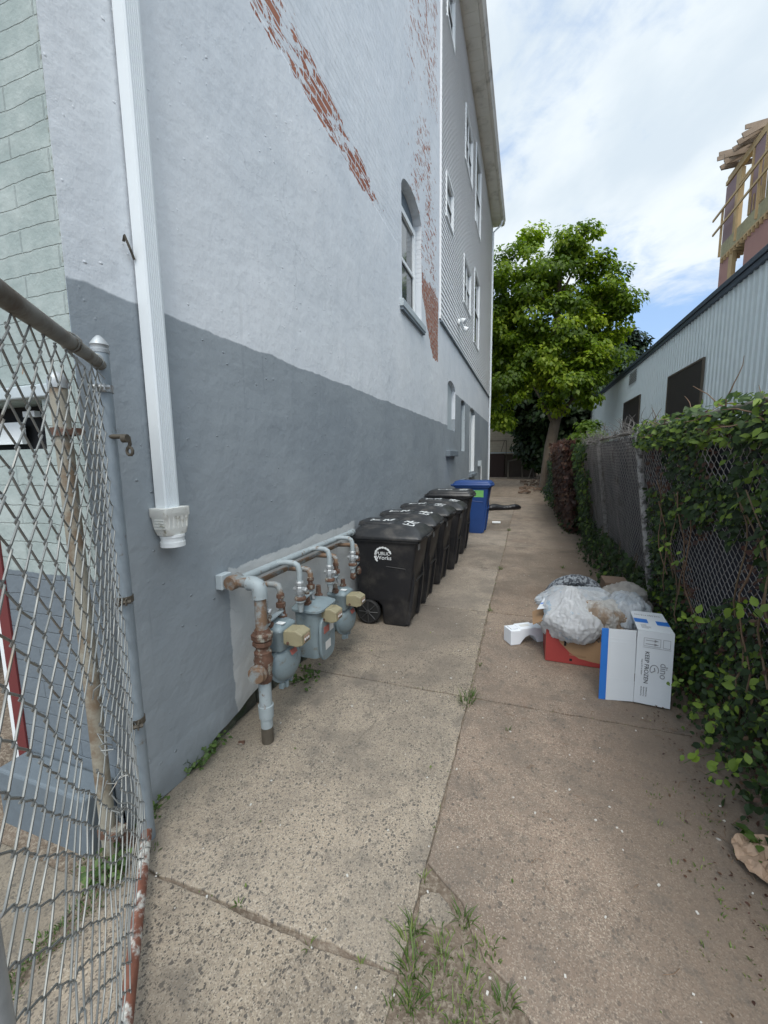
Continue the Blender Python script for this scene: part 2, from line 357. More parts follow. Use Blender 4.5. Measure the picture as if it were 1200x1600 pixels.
def wall_mat():
    mt, g = newmat('painted_wall'); p = g.pos(); x, y, z = g.sep(p)
    n_lo = g.noise(p, .9, 3); n_mid = g.noise(p, 5, 5, .6); n_hi = g.noise(p, 28, 6, .6)
    # paint colours
    light = g.mix(g.step(n_lo, .3, .7), (.635, .665, .695), (.71, .73, .75))
    light = g.mix(g.m('MULTIPLY', g.step(n_mid, .55, .8), .4), light, (.72, .75, .765))
    streak = g.noise(g.comb(g.m('MULTIPLY', y, 7.), g.m('MULTIPLY', z, .6), 0.), 1.2, 6, .6)
    light = g.mix(g.m('MULTIPLY', g.step(streak, .5, .8), .35), light, (.50, .53, .565))
    dark = g.mix(g.step(n_lo, .3, .7), (.26, .29, .315), (.31, .34, .362))
    dark = g.mix(g.m('MULTIPLY', g.step(g.noise(g.comb(g.m('MULTIPLY', y, 1.2), g.m('MULTIPLY', z, 7.), 0.), 2.2, 5), .55, .8), .35), dark, (.37, .41, .43))
    dark = g.mix(g.m('MULTIPLY', g.step(streak, .55, .8), .3), dark, (.21, .24, .265))
    # dark band top line: wavy hand painted edge, steps up past the niche
    edge = g.m('ADD', 2.42, g.m('MULTIPLY', g.m('SUBTRACT', g.noise(g.comb(y, 0., 0.), 2.2, 5, .6), .5), .09))
    edge = g.m('ADD', edge, g.step(y, 10.38, 10.44, 0., .84))
    edge = g.m('ADD', edge, g.m('MULTIPLY', g.m('MULTIPLY', g.step(y, 11.2, 11.6), g.step(y, 14.6, 12.6)), -.0))
    isdark = g.step(g.m('SUBTRACT', edge, z), -.006, .006)
    paint = g.mix(isdark, light, dark)
    # unpainted pale rectangle behind the gas pipes
    wob = g.m('MULTIPLY', g.m('SUBTRACT', g.noise(p, 4, 6, .65), .5), .10)
    yy = g.m('ADD', y, wob); z2 = g.m('ADD', z, g.m('MULTIPLY', wob, 1.2))
    rect = g.m('MULTIPLY', g.m('MULTIPLY', g.step(yy, 1.985, 1.995), g.step(yy, 4.0, 3.9)), g.step(z2, 1.045, 1.035))
    paint = g.mix(rect, paint, g.mix(n_mid, (.48, .50, .505), (.60, .61, .60)))
    # roller patches, thin runs and hairline cracks
    bx_ = g.vor(g.comb(g.m('MULTIPLY', y, .9), g.m('MULTIPLY', z, 1.5), 0.), 1.1); rc = g.sep(bx_.outputs['Color'])
    paint = g.mix(g.m('MULTIPLY', g.step(rc[0], .55, .95), .16), paint, g.mix(isdark, (.74, .76, .77), (.30, .33, .35)))
    runs = g.m('MULTIPLY', g.step(g.noise(g.comb(g.m('MULTIPLY', y, 16.), g.m('MULTIPLY', z, .5), 2.), 1.3, 4, .55), .64, .72), g.step(g.noise(g.comb(y, z, 9.), 1.1, 3), .48, .62))
    paint = g.mix(g.m('MULTIPLY', runs, .22), paint, g.mix(isdark, (.42, .43, .43), (.12, .135, .15)))
    ce = g.vor(g.vm('ADD', p, g.vm('MULTIPLY', g.node('ShaderNodeTexNoise', Vector=p, Scale=3., Detail=5.).outputs[1], (.5, .5, .5))), .9, 'DISTANCE_TO_EDGE').outputs[0]
    crk = g.m('MULTIPLY', g.step(ce, .006, .002), g.step(g.noise(p, .7, 2), .52, .58))
    paint = g.mix(g.m('MULTIPLY', crk, .16), paint, (.16, .17, .18))
    # drips / scuffs, low dirt
    paint = g.mix(g.m('MULTIPLY', g.step(g.vor(p, 9.).outputs[0], .035, .02), g.step(g.noise(p, 1.7, 2), .5, .62)), paint, (.22, .23, .23))
    low = g.m('MULTIPLY', g.step(g.m('ADD', z, g.m('MULTIPLY', g.m('SUBTRACT', n_mid, .5), .3)), .25, .02), .45)
    paint = g.mix(low, paint, (.12, .125, .12))
    # bricks
    bt = g.node('ShaderNodeTexBrick', dict(offset=.5), Vector=g.comb(y, z, 0.), Scale=1., Mortar_Size=.007, Mortar_Smooth=.2, Bias=0., Brick_Width=.205, Row_Height=.072,
                Color1=(.33, .105, .055), Color2=(.44, .175, .10), Mortar=(.40, .37, .34))
    bfac = bt.outputs['Fac']
    # peel masks
    pn = g.noise(g.comb(g.m('MULTIPLY', y, 2.6), g.m('MULTIPLY', z, 7.), 0.), 2.3, 8, .66, .6)
    pn2 = g.noise(g.comb(g.m('MULTIPLY', y, .9), g.m('MULTIPLY', z, .55), 3.), 1.6, 3, .5)
    top = g.m('SUBTRACT', 5.25, g.m('MULTIPLY', y, .10))
    strip = g.m('MULTIPLY', g.m('MULTIPLY', g.step(z, 4.44, 4.54), g.step(g.m('SUBTRACT', z, top), .06, -.10)), g.step(y, 5.45, 4.4))
    s2 = g.m('MULTIPLY', g.m('MULTIPLY', g.step(y, 5.6, 6.6), g.step(y, 8.42, 8.0)), g.step(z, 4.3, 5.2))
    ptx = g.m('ADD', y, z)
    patch = g.m('MULTIPLY', g.m('MULTIPLY', g.m('MULTIPLY', g.step(g.m('ADD', z, g.m('MULTIPLY', n_mid, .3)), 3.68, 3.72), g.step(g.m('ADD', ptx, g.m('MULTIPLY', n_mid, .4)), 11.5, 11.56)), g.step(g.m('ADD', z, g.m('MULTIPLY', n_mid, .3)), 5.0, 4.75)), g.m('MULTIPLY', g.step(y, 6.95, 7.0), g.step(g.m('ADD', y, g.m('MULTIPLY', n_mid, .2)), 8.42, 8.36)))
    pk = g.m('ADD', g.m('MULTIPLY', strip, g.step(g.noise(p, 2.6, 4), .34, .56, .12, .28)), g.m('ADD', g.m('MULTIPLY', s2, g.m('MULTIPLY', g.step(pn2, .38, .58), .13)), g.m('MULTIPLY', patch, .34)))
    pk = g.m('ADD', pk, pn)
    pn3 = g.noise(g.comb(g.m('MULTIPLY', y, 4.5), g.m('MULTIPLY', z, 12.), 5.), 1.2, 6, .62, .3)
    chips = g.step(g.m('ADD', pn3, g.m('MULTIPLY', s2, g.step(pn2, .34, .56, .07, .185))), .725, .74)
    peel = g.m('MAXIMUM', g.step(pk, .705, .72), g.m('MULTIPLY', chips, g.step(s2, .1, .4)))
    peel = g.m('MULTIPLY', g.m('MULTIPLY', peel, g.step(x, -1.716, -1.712)), g.step(g.m('ADD', strip, g.m('ADD', s2, patch)), .05, .3))
    peelm = g.m('MULTIPLY', peel, g.fmix(patch, g.m('SUBTRACT', 1., g.m('MULTIPLY', bfac, .9)), 1.))
    brickc = g.mix(g.m('MULTIPLY', n_hi, .5), bt.outputs[0], (.16, .06, .045))
    brickc = g.mix(g.m('MULTIPLY', patch, g.step(g.noise(p, 14, 4), .5, .62)), brickc, (.42, .36, .33))
    # brick section grey smudges
    sm = g.m('MULTIPLY', g.step(z, 4.5, 4.7), g.m('MULTIPLY', g.step(g.noise(g.comb(g.m('MULTIPLY', y, 2.), g.m('MULTIPLY', z, 9.), 0.), 2., 6), .52, .72), .3))
    paint = g.mix(sm, paint, (.33, .35, .36))
    col = g.mix(peelm, paint, brickc)
    isb = g.m('MAXIMUM', g.m('MULTIPLY', g.step(z, 4.48, 4.56), g.step(y, 9., 8.4)), peel)
    brel = g.m('MULTIPLY', g.m('MULTIPLY', bfac, isb), -1.0)
    h = g.m('ADD', g.m('MULTIPLY', brel, 2.0), g.m('ADD', g.m('MULTIPLY', n_mid, .9), g.m('ADD', g.m('MULTIPLY', n_hi, .16), g.m('MULTIPLY', peelm, -.35))))
    pits = g.step(g.vor(p, 22.).outputs[0], .16, .02)
    h = g.m('ADD', h, g.m('MULTIPLY', g.m('MULTIPLY', pits, g.step(g.noise(p, 3, 3), .5, .65)), .25))
    h = g.m('ADD', h, g.m('MULTIPLY', n_lo, 1.6))
    nick = g.m('MULTIPLY', g.step(g.vor(g.vm('MULTIPLY', p, (1., .7, 1.)), 13.).outputs[0], .10, .02), g.step(g.noise(p, 2.2, 2), .48, .56))
    h = g.m('ADD', h, g.m('MULTIPLY', nick, .8))
    h = g.m('ADD', h, g.m('MULTIPLY', g.noise(g.comb(g.m('MULTIPLY', y, 1.), g.m('MULTIPLY', z, 2.4), 0.), 1.6, 5, .5, .2), .5))
    g.out(g.bsdf(col, .72, 0, g.bump(h, .6, .02), .3)); return mt
M['wall'] = wall_mat()

def facade_mat():
    mt, g = newmat('cream_brick'); p = g.pos(); x, y, z = g.sep(p)
    n = g.noise(p, 7, 5, .6); nh = g.noise(p, 45, 5)
    bt = g.node('ShaderNodeTexBrick', dict(offset=.5), Vector=g.comb(g.m('ADD', x, .05), g.m('ADD', z, g.m('MULTIPLY', n, .03)), 0.), Scale=1., Mortar_Size=.004, Mortar_Smooth=.6, Brick_Width=.42, Row_Height=.085)
    cream = g.mix(g.step(n, .35, .7), (.28, .33, .315), (.37, .415, .395))
    mort = g.m('MULTIPLY', bt.outputs['Fac'], g.step(g.noise(p, 4, 3), .42, .6))
    cream = g.mix(g.m('MULTIPLY', mort, .16), cream, (.20, .22, .20))
    cream = g.mix(g.m('MULTIPLY', g.step(g.noise(g.comb(g.m('MULTIPLY', x, 16.), 0., g.m('MULTIPLY', z, 9.)), 1., 3), .70, .74), .8), cream, (.30, .15, .06))
    crk = g.m('MULTIPLY', g.step(g.m('ADD', x, g.m('MULTIPLY', g.noise(p, 12, 5), .03)), -1.71, -1.695), g.step(nh, .45, .6))
    blue = g.mix(n, (.12, .142, .162), (.155, .182, .204))
    c = g.mix(g.step(g.m('ADD', z, g.m('MULTIPLY', n, .03)), 1.215, 1.22), blue, g.mix(crk, cream, (.2, .21, .18)))
    h = g.m('ADD', g.m('MULTIPLY', bt.outputs['Fac'], -.8), g.m('ADD', g.m('MULTIPLY', n, .7), g.m('MULTIPLY', nh, .25)))
    g.out(g.bsdf(c, .65, 0, g.bump(h, .8, .014), .35)); return mt
M['facade'] = facade_mat()

def siding_mat(name, a, b, dirt):
    mt, g = newmat(name); p = g.pos(); x, y, z = g.sep(p)
    n = g.noise(p, .6, 4); st = g.noise(g.comb(g.m('MULTIPLY', y, 5.), g.m('MULTIPLY', z, .35), 0.), 1.5, 6, .6)
    c = g.mix(n, a, b); c = g.mix(g.m('MULTIPLY', g.step(st, .52, .8), .45), c, dirt)
    g.out(g.bsdf(c, .5, 0, g.bump(g.noise(p, 30, 4), .1, .003), .4)); return mt
M['siding'] = siding_mat('lap_siding', (.76, .77, .77), (.83, .83, .83), (.62, .62, .61))
M['corrug'] = siding_mat('corrugated_metal', (.55, .63, .645), (.66, .72, .73), (.46, .48, .45))

def concrete_mat(name, left):
    mt, g = newmat(name); p = g.pos(); x, y, z = g.sep(p)
    q = g.comb(x, y, 0.)
    tint = g.node('ShaderNodeObjectInfo').outputs['Random']
    n_lo = g.noise(q, .8, 5, .6); n_mid = g.noise(q, 4.5, 6, .65); n_hi = g.noise(q, 90, 4, .6)
    far = g.step(y, 3.0, 6.5)
    basel = g.mix(g.step(n_lo, .35, .65), (.262, .220, .168), (.42, .358, .28))
    baser = g.mix(g.step(n_lo, .35, .65), (.19, .148, .118), (.33, .255, .20))
    base = basel if left else baser
    base = g.mix(g.m('MULTIPLY', g.step(g.noise(g.vm('ADD', q, (1.1, 5.4, 0)), .55, 3, .5), .45, .6), .5), base, (.40, .33, .25) if left else (.36, .26, .20))
    base = g.mix(far, base, g.mix(g.step(g.m('ADD', g.m('MULTIPLY', n_lo, .5), g.m('MULTIPLY', n_mid, .5)), .38, .60), (.15, .12, .095), (.32, .27, .22)))
    # fine light / brown sand grains
    v0 = g.vor(q, 230.); r0 = g.sep(v0.outputs['Color'])
    base = g.mix(g.m('MULTIPLY', g.step(r0[0], .55, 1.), .65), base, (.58, .53, .45))
    base = g.mix(g.m('MULTIPLY', g.step(r0[1], .6, 1.), .55), base, (.15, .12, .10))
    # exposed dark stones of mixed size
    wq = g.vm('ADD', q, g.vm('MULTIPLY', g.node('ShaderNodeTexNoise', Vector=q, Scale=60., Detail=2.).outputs[1], (.016, .016, 0)))
    def flecks(scale, thr, rad, sel, amt):
        vv = g.vor(g.vm('MULTIPLY', wq, (1., .8, 1.)), scale); r = g.sep(vv.outputs['Color'])
        s = g.step(g.m('SUBTRACT', g.m('MULTIPLY', r[sel], rad), vv.outputs['Distance']), -.01, .05)
        return g.m('MULTIPLY', g.m('MULTIPLY', s, g.step(r[2-sel], thr-.02, thr+.02)), amt)
    amt = g.fmix(far, g.step(n_mid, .28, .55, .6, 1.), .35)
    f1 = flecks(96., .40, .52, 0, amt); f2 = flecks(175., .30, .62, 0, g.m('MULTIPLY', amt, .85)); f3 = flecks(56., .80, .46, 0, g.m('MULTIPLY', amt, .95))
    vcol = g.mix(g.noise(q, 33, 1), (.022, .022, .023), (.075, .068, .063))
    if left: fl = g.m('MAXIMUM', g.m('MAXIMUM', f1, f2), f3)
    else: fl = g.m('MAXIMUM', g.m('MULTIPLY', f1, .45), g.m('MAXIMUM', g.m('MULTIPLY', f2, .75), g.m('MULTIPLY', f3, .8)))
    c = g.mix(fl, base, vcol)
    # grime, stains
    gr = g.step(g.noise(q, 1.3, 9, .7, .4), .44, .66)
    c = g.mix(g.m('MULTIPLY', gr, .66), c, (.115, .10, .085))
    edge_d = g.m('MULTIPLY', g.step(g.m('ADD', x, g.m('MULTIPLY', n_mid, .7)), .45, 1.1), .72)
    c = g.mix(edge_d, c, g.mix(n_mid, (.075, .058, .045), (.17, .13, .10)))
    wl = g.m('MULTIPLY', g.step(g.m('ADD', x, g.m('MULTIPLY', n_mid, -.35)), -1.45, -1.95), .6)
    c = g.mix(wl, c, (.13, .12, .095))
    # old oil darkening near the bins
    dx = g.m('SUBTRACT', x, -.95); dy = g.m('SUBTRACT', y, 3.9)
    rr = g.m('ADD', g.m('MULTIPLY', dx, dx), g.m('MULTIPLY', g.m('MULTIPLY', dy, dy), .12))
    c = g.mix(g.m('MULTIPLY', g.step(g.m('ADD', rr, g.m('MULTIPLY', n_mid, .3)), .52, .08), .55), c, (.10, .085, .078))
    br = g.step(g.noise(g.vm('ADD', q, (7.3, 2.1, 0)), .9, 7, .62, .6), .52, .68)
    c = g.mix(g.m('MULTIPLY', br, .5), c, (.17, .12, .09) if not left else (.14, .125, .105))
    ce = g.vor(g.vm('ADD', q, g.vm('MULTIPLY', g.node('ShaderNodeTexNoise', Vector=q, Scale=4., Detail=6.).outputs[1], (.4, .4, 0))), .75, 'DISTANCE_TO_EDGE').outputs[0]
    crk = g.m('MULTIPLY', g.step(ce, .006, .002), g.step(g.noise(q, 1.1, 2), .50, .56))
    c = g.mix(g.m('MULTIPLY', crk, .45), c, (.05, .045, .038))
    oil = g.m('MULTIPLY', g.step(g.noise(g.vm('ADD', q, (3.1, 9.4, 0)), 2.3, 5, .55, .5), .60, .70), .5)
    c = g.mix(oil, c, (.075, .068, .062))
    c = g.mix(1., c, (.94, .90, .85) if left else (.92, .85, .785), 'MULTIPLY')
    # pale drips and gum
    dots = g.m('MULTIPLY', g.step(g.m('ADD', g.vor(q, 3.1).outputs[0], g.m('MULTIPLY', n_hi, .03)), .055, .035), g.step(g.noise(q, 70, 3), .42, .55))
    c = g.mix(g.m('MULTIPLY', dots, .7), c, (.58, .58, .56))
    # per slab tint
    spk = g.m('MULTIPLY', g.step(g.noise(q, 9, 9, .75, .3), .50, .66), .5)
    c = g.mix(spk, c, (.09, .078, .065))
    c = g.mix(.18, c, g.mix(tint, (.20, .175, .15), (.44, .40, .35)))
    h = g.m('ADD', g.m('MULTIPLY', n_hi, .4), g.m('ADD', g.m('MULTIPLY', fl, -.15), g.m('ADD', g.m('MULTIPLY', n_mid, .8), g.m('MULTIPLY', r0[0], .3))))
    g.out(g.bsdf(c, .85, 0, g.bump(h, .6, .006), .25)); return mt
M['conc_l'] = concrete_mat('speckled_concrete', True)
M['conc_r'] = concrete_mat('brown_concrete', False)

def soil_mat():
    mt, g = newmat('soil'); p = g.pos(); n = g.noise(p, 3, 8, .65); nh = g.noise(p, 60, 6, .7)
    c = g.mix(g.step(n, .35, .7), (.13, .10, .075), (.23, .18, .14)); c = g.mix(g.step(nh, .42, .72), c, (.34, .29, .23))
    g.out(g.bsdf(c, .95, 0, g.bump(g.m('ADD', g.m('MULTIPLY', nh, .5), n), .9, .02), .1)); return mt
M['soil'] = soil_mat()

def garage_mat():
    mt, g = newmat('garage_wall'); p = g.pos(); x, y, z = g.sep(p); n = g.noise(p, 1.2, 6, .65)
    bt = g.node('ShaderNodeTexBrick', Vector=g.comb(x, z, 0.), Scale=1., Mortar_Size=.01, Brick_Width=.42, Row_Height=.21)
    c = g.mix(n, (.34, .30, .23), (.50, .44, .34)); c = g.mix(g.m('MULTIPLY', bt.outputs['Fac'], .3), c, (.10, .09, .07))
    d = g.mix(n, (.045, .036, .028), (.09, .07, .055))
    c = g.mix(g.step(g.m('ADD', z, g.m('MULTIPLY', n, .1)), 1.93, 1.97), d, c)
    g.out(g.bsdf(c, .85, 0, g.bump(n, .5, .02), .2)); return mt
M['garage'] = garage_mat()

def plastic_bag(name, tint, inner, s1=7., thr=(.48, .6)):
    mt, g = newmat(name); p = g.pos()
    n = g.noise(p, s1, 4, .6, .5); c = g.mix(g.step(n, *thr), tint, inner)
    wr = g.noise(g.vm('MULTIPLY', p, (1., 1., .35)), 34, 4, .55, 3.5)
    nb = g.bump(g.m('ABSOLUTE', g.m('SUBTRACT', wr, .5)), 1., .03)
    pb = g.bsdf(c, .18, 0, nb, .5); tr = g.node('ShaderNodeBsdfTranslucent', Color=c).outputs[0]
    g.out(g.node('ShaderNodeMixShader', i0=.35, i1=pb, i2=tr).outputs[0]); return mt
M['bag_white'] = plastic_bag('white_bag', (.88, .90, .92), (.60, .74, .86), 7., (.60, .66))
M['bag_brown'] = plastic_bag('clear_bag_brown', (.82, .81, .78), (.50, .38, .28), 5., (.44, .58))
M['bag_grey'] = plastic_bag('clear_bag', (.80, .83, .86), (.70, .76, .82), 9.)
M['bag_cream'] = plastic_bag('crumpled_paper', (.60, .57, .53), (.48, .45, .42))
# ================================================================ ground and paving
def st(name, mb, mat, **k): return tag(mb.build(name, mat, **k), kind='structure')
gm = MB(); gm.add([(-150,-60,-.06),(150,-60,-.06),(150,260,-.06),(-150,260,-.06)], [(0,1,2,3)]); st('ground', gm, M['soil'])
# uneven soil under and around the slabs
def soil_grid(x0, x1, y0, y1, nx, ny, zf):
    mb = MB(); vs = [(x0+(x1-x0)*i/nx, y0+(y1-y0)*j/ny, 0) for j in range(ny+1) for i in range(nx+1)]
    vs = [(a, b, zf(a, b)) for a, b, _ in vs]
    return mb.add(vs, [(j*(nx+1)+i, j*(nx+1)+i+1, (j+1)*(nx+1)+i+1, (j+1)*(nx+1)+i) for j in range(ny) for i in range(nx)])
st('soil', soil_grid(-4, 2.2, -2, 20, 62, 220, lambda a, b: -.012 + .006*fbm(a*3, b*3) + max(0, a-1.0)*.10), M['soil'], smooth=True)
st('back_yard_soil', soil_grid(-14, 9, 17.2, 44, 60, 70, lambda a, b: -.03 + .03*fbm(a*.8, b*.8) + .045*min(1, (b-17.2)/3)), M['soil'], smooth=True)

def slab(name, poly, mat, z=0., th=.07, jit=.004):
    out = []
    for i in range(len(poly)):
        a = Vector(poly[i] + (0,)); b = Vector(poly[(i+1) % len(poly)] + (0,)); L = (b-a).length; n = max(2, int(L/.05))
        nn = Vector((-(b-a).y, (b-a).x, 0)).normalized()
        for k in range(n):
            p = a + (b-a)*k/n; out.append((p.x + nn.x*jit*fbm(p.x*9, p.y*9, i*3.1)*2, p.y + nn.y*jit*fbm(p.x*9, p.y*9, i*3.1)*2, z-th))
    return st(name, MB().prism(out, (0, 0, th)), mat, bevel=.004)
Yj = [1.095, 2.77, 4.47, 6.3, 8.0, 9.7, 11.35, 13.1, 14.8, 16.5]
for k in range(len(Yj)-1):
    a, b = Yj[k]+.007, Yj[k+1]-.007
    slab('paving_slab', [(-1.745, a), (-.352 + .01*math.sin(k*2), a), (-.352 + .01*math.sin(k*2+2), b), (-1.745, b)], M['conc_l'], z=.0015*(k % 3), jit=.005)
    if k: slab('paving_slab', [(-.336 + .01*math.sin(k*2), a), (1.12, a), (1.12, b), (-.336 + .01*math.sin(k*2+2), b)], M['conc_r'], z=.002*((k+1) % 2), jit=.005)
# near slabs: broken left one and the right one with its curved broken edge
slab('paving_slab', [(-1.52, 1.092), (-1.2, 1.086), (-1.0, 1.082), (-.69, 1.075), (-.49, 1.085), (-.36, 1.091), (-.352, .6), (-.36, -1.2), (-1.52, -1.2)], M['conc_l'], jit=.0045)
slab('paving_slab', [(-.338, 2.765), (-.335, 1.9), (-.345, 1.50), (-.262, 1.44), (-.185, 1.385), (-.15, 1.33), (-.125, 1.265), (-.09, 1.235), (-.01, 1.185), (.05, 1.12), (.10, 1.0), (.18, .8), (.25, -1.2), (1.12, -1.2), (1.12, 2.765)], M['conc_r'], jit=.006)
slab('paving_slab', [(-.345, 1.36), (-.27, 1.40), (-.20, 1.33), (-.24, 1.27), (-.335, 1.26)], M['conc_l'], z=-.003, jit=.008)
slab('paving_slab', [(-3.6, .98), (-1.60, .98), (-1.58, -1.2), (-3.6, -1.2)], M['conc_l'], z=-.002, jit=.006)
slab('paving_slab', [(-1.70, 16.52), (.2, 16.52), (.35, 17.4), (-.6, 18.1), (-1.70, 18.0)], M['conc_r'], z=-.004, jit=.03)
slab('paving_slab', [(-2.35, 1.20), (-3.9, 1.20), (-3.9, 2.1), (-2.35, 2.1)], M['soil'], z=.16, th=.2)

# ================================================================ the tall painted building
WX = -1.71
B = empty('brick_building', (WX, 10, 0), 'tall building with peeling white and dark grey painted brick side and grey lap siding above', 'building')
def grid_wall(mb, x, y0, y1, z0, z1, holes, depth=0., step=None):
    ys = sorted({y0, y1} | {q for h in holes for q in h[:2] if y0 < q < y1}); zs = sorted({z0, z1} | {q for h in holes for q in h[2:] if z0 < q < z1})
    for a, b in zip(ys, ys[1:]):
        for c, d in zip(zs, zs[1:]):
            if any(h[0] <= a and b <= h[1] and h[2] <= c and d <= h[3] for h in holes): continue
            mb.add([(x, a, c), (x, b, c), (x, b, d), (x, a, d)], [(0, 1, 2, 3)])
    return mb
def reveal(mb, x, h, depth, top=True):
    y0, y1, z0, z1 = h; xi = x-depth
    mb.add([(x,y0,z0),(xi,y0,z0),(xi,y0,z1),(x,y0,z1)], [(0,1,2,3)]); mb.add([(x,y1,z0),(xi,y1,z0),(xi,y1,z1),(x,y1,z1)], [(3,2,1,0)])
    mb.add([(x,y0,z0),(x,y1,z0),(xi,y1,z0),(xi,y0,z0)], [(0,1,2,3)])
    if top: mb.add([(x,y0,z1),(x,y1,z1),(xi,y1,z1),(xi,y0,z1)], [(3,2,1,0)])
def arch_fill(mb, x, y0, y1, zs, zt, depth, n=14):
    """fills between a segmental arch (springing zs, crown zt) and the rectangle top zt, adds the soffit"""
    pts = []
    for i in range(n+1):
        t = -1 + 2*i/n; pts.append((y0 + (y1-y0)*i/n, zs + (zt-.004-zs)*math.sqrt(max(0, 1-t*t*.98))))
    for (a, za), (b, zb) in zip(pts, pts[1:]):
        mb.add([(x,a,za),(x,b,zb),(x,b,zt),(x,a,zt)], [(0,1,2,3)]); mb.add([(x,a,za),(x-depth,a,za),(x-depth,b,zb),(x,b,zb)], [(0,1,2,3)])
W1 = (5.82, 6.95, 3.83, 5.60); NI = (9.36, 10.40, 2.34, 3.46); SL = (11.35, 12.10, 1.87, 3.27); DR = (13.2, 14.45, 1.22, 3.28)
wl = MB(); ZB = .22
grid_wall(wl, WX, 1.2, 8.42, ZB, 12.1, [W1]); grid_wall(wl, WX, 8.42, 19.7, ZB, 4.5, [NI, SL, DR])
for h, dp in ((W1, .15), (NI, .09), (SL, .09), (DR, .12)): reveal(wl, WX, h, dp, False)
arch_fill(wl, WX, W1[0], W1[1], 5.36, 5.60, .15); arch_fill(wl, WX, NI[0], NI[1], 3.28, 3.46, .09)
arch_fill(wl, WX, SL[0], SL[1], 3.17, 3.27, .09); arch_fill(wl, WX, DR[0], DR[1], 3.12, 3.28, .12)
# ragged lower edge of the render coat, turned back to the stone
def low_edge(y):
    e = np.interp(y, [1.2, 1.35, 1.5, 1.63, 1.84, 2.0, 2.16, 2.6, 3.4, 4.2, 4.6, 20], [.0, .015, .0, .015, .085, .10, .135, .16, .15, .10, .01, .0])
    return float(e) + .012*fbm(y*7, 1.3)*min(1, e*20+.2)
ys = list(np.arange(1.2, 6.0, .04)) + list(np.arange(6.0, 19.71, .5)) + [19.7]
for a, b in zip(ys, ys[1:]):
    za, zb = low_edge(a), low_edge(b)
    fl = lambda q, zq: WX + (.02*max(0, 1-(q-1.2)/1.2) if q < 2.4 else 0) + .006*fbm(q*5, 3.)
    wl.add([(WX,a,ZB),(fl(a,za),a,za),(fl(b,zb),b,zb),(WX,b,ZB)], [(0,1,2,3)])
    wl.add([(fl(a,za),a,za),(WX-.05,a,za+.012),(WX-.05,b,zb+.012),(fl(b,zb),b,zb)], [(0,1,2,3)])
wl.build('side_wall', M['wall'], B, fix=False)
fd = MB()
yy = 1.25
while yy < 8:
    L = random.uniform(.14, .38); fd.box(WX-.35, WX-.022-random.random()*.03, yy, yy+L-.012, -.1, random.uniform(.08, .12) if False else .11); fd.box(WX-.35, WX-.028-random.random()*.03, yy+.05, yy+L+.03, .118, .24); yy += L
fd.build('stone_footing', M['stone'], B, bevel=.012)
# white bricked up panel, slots and the far door
pn = MB().box(WX-.14, WX-.088, NI[0]-.01, NI[1]+.01, NI[2]-.01, 3.5); pn.build('niche_panel', M['sillwhite'], B)
MB().box(WX-.14, WX-.085, SL[0]-.01, SL[1]+.01, SL[2]-.01, 3.3).build('blocked_window', M['sillgrey'], B)
MB().box(WX-.088, WX+.004, SL[1]-.035, SL[1]-.003, SL[2]+.002, 3.16).build('jamb_trim', M['sillwhite'], B)
dr = MB().box(WX-.13, WX-.10, DR[0], DR[1], DR[2], 3.3).build('side_door', M['sillwhite'], B, bevel=.004)
MB().box(WX-.10, WX+.006, DR[1]-.07, DR[1]-.004, DR[2]+.003, 3.10).build('door_jamb', M['white_vinyl'], dr)
MB().box(WX-.10, WX+.006, DR[0]+.004, DR[0]+.06, DR[2]+.003, 3.10).build('door_jamb', M['white_vinyl'], dr)
sk = MB(); sk.box(WX-.02, WX+.10, 9.18, 10.36, 1.72, 1.86); sk.build('concrete_sill', M['sillgrey'], B, bevel=.015)
MB().box(WX-.02, WX+.09, 13.15, 14.6, 1.06, 1.17).build('door_step', M['sillgrey'], B, bevel=.015)
MB().box(WX-.01, WX+.05, 11.5, 12.3, 1.02, 1.08).build('small_ledge', M['sillgrey'], B, bevel=.01)

# arched sash window
def sash_window(par, x, h, rec=.10, wood=.05, name='window', mat='white_vinyl', rail=.5, arch=False, split=False):
    y0, y1, z0, z1 = h; xf = x-rec
    f = MB(); t = wood
    f.box(xf-.05, xf, y0+.004, y0+t, z0+.002, z1-.004); f.box(xf-.05, xf, y1-t, y1-.004, z0+.002, z1-.004)
    f.box(xf-.05, xf, y0+t, y1-t, z1-t, z1-.004); f.box(xf-.05, xf+.006, y0+t, y1-t, z0+.002, z0+t)
    o = f.build(name, M[mat], par, bevel=.004); zc = z0 + (z1-z0)*rail
    s1 = MB(); s1.box(xf-.03, xf-.008, y0+t, y1-t, zc-.02, zc+.025)
    for (c, d, dx) in ((z0+t, zc-.02, 0), (zc+.025, z1-t, -.012)):
        s1.box(xf-.03+dx, xf-.010+dx, y0+t, y0+t+.03, c, d); s1.box(xf-.03+dx, xf-.010+dx, y1-t-.03, y1-t, c, d)
        s1.box(xf-.03+dx, xf-.010+dx, y0+t+.03, y1-t-.03, c, c+.03)
    if split: s1.box(xf-.029, xf-.011, (y0+y1)/2-.03, (y0+y1)/2+.03, z0+t, z1-t)
    s1.build('sash', M[mat], o, bevel=.003)
    MB().box(xf-.048, xf-.036, y0+t*.5, y1-t*.5, z0+t*.5, z1-t*.5).build('pane', M['glass'], o)
    return o
sash_window(B, WX, (5.84, 6.93, 3.88, 5.30), rec=.09, wood=.085)
ap = MB(); pts = [(WX-.135, W1[0]+(W1[1]-W1[0])*i/12, 5.36+.23*math.sqrt(1-(-1+2*i/12)**2*.98)) for i in range(13)]
ap.prism([(WX-.135, W1[0], 5.297)] + pts + [(WX-.135, W1[1], 5.297)], (-.03, 0, 0)); ap.build('arch_panel', M['sillgrey'], B)  # shadow inside the arch recess is put into the panel's grey colour
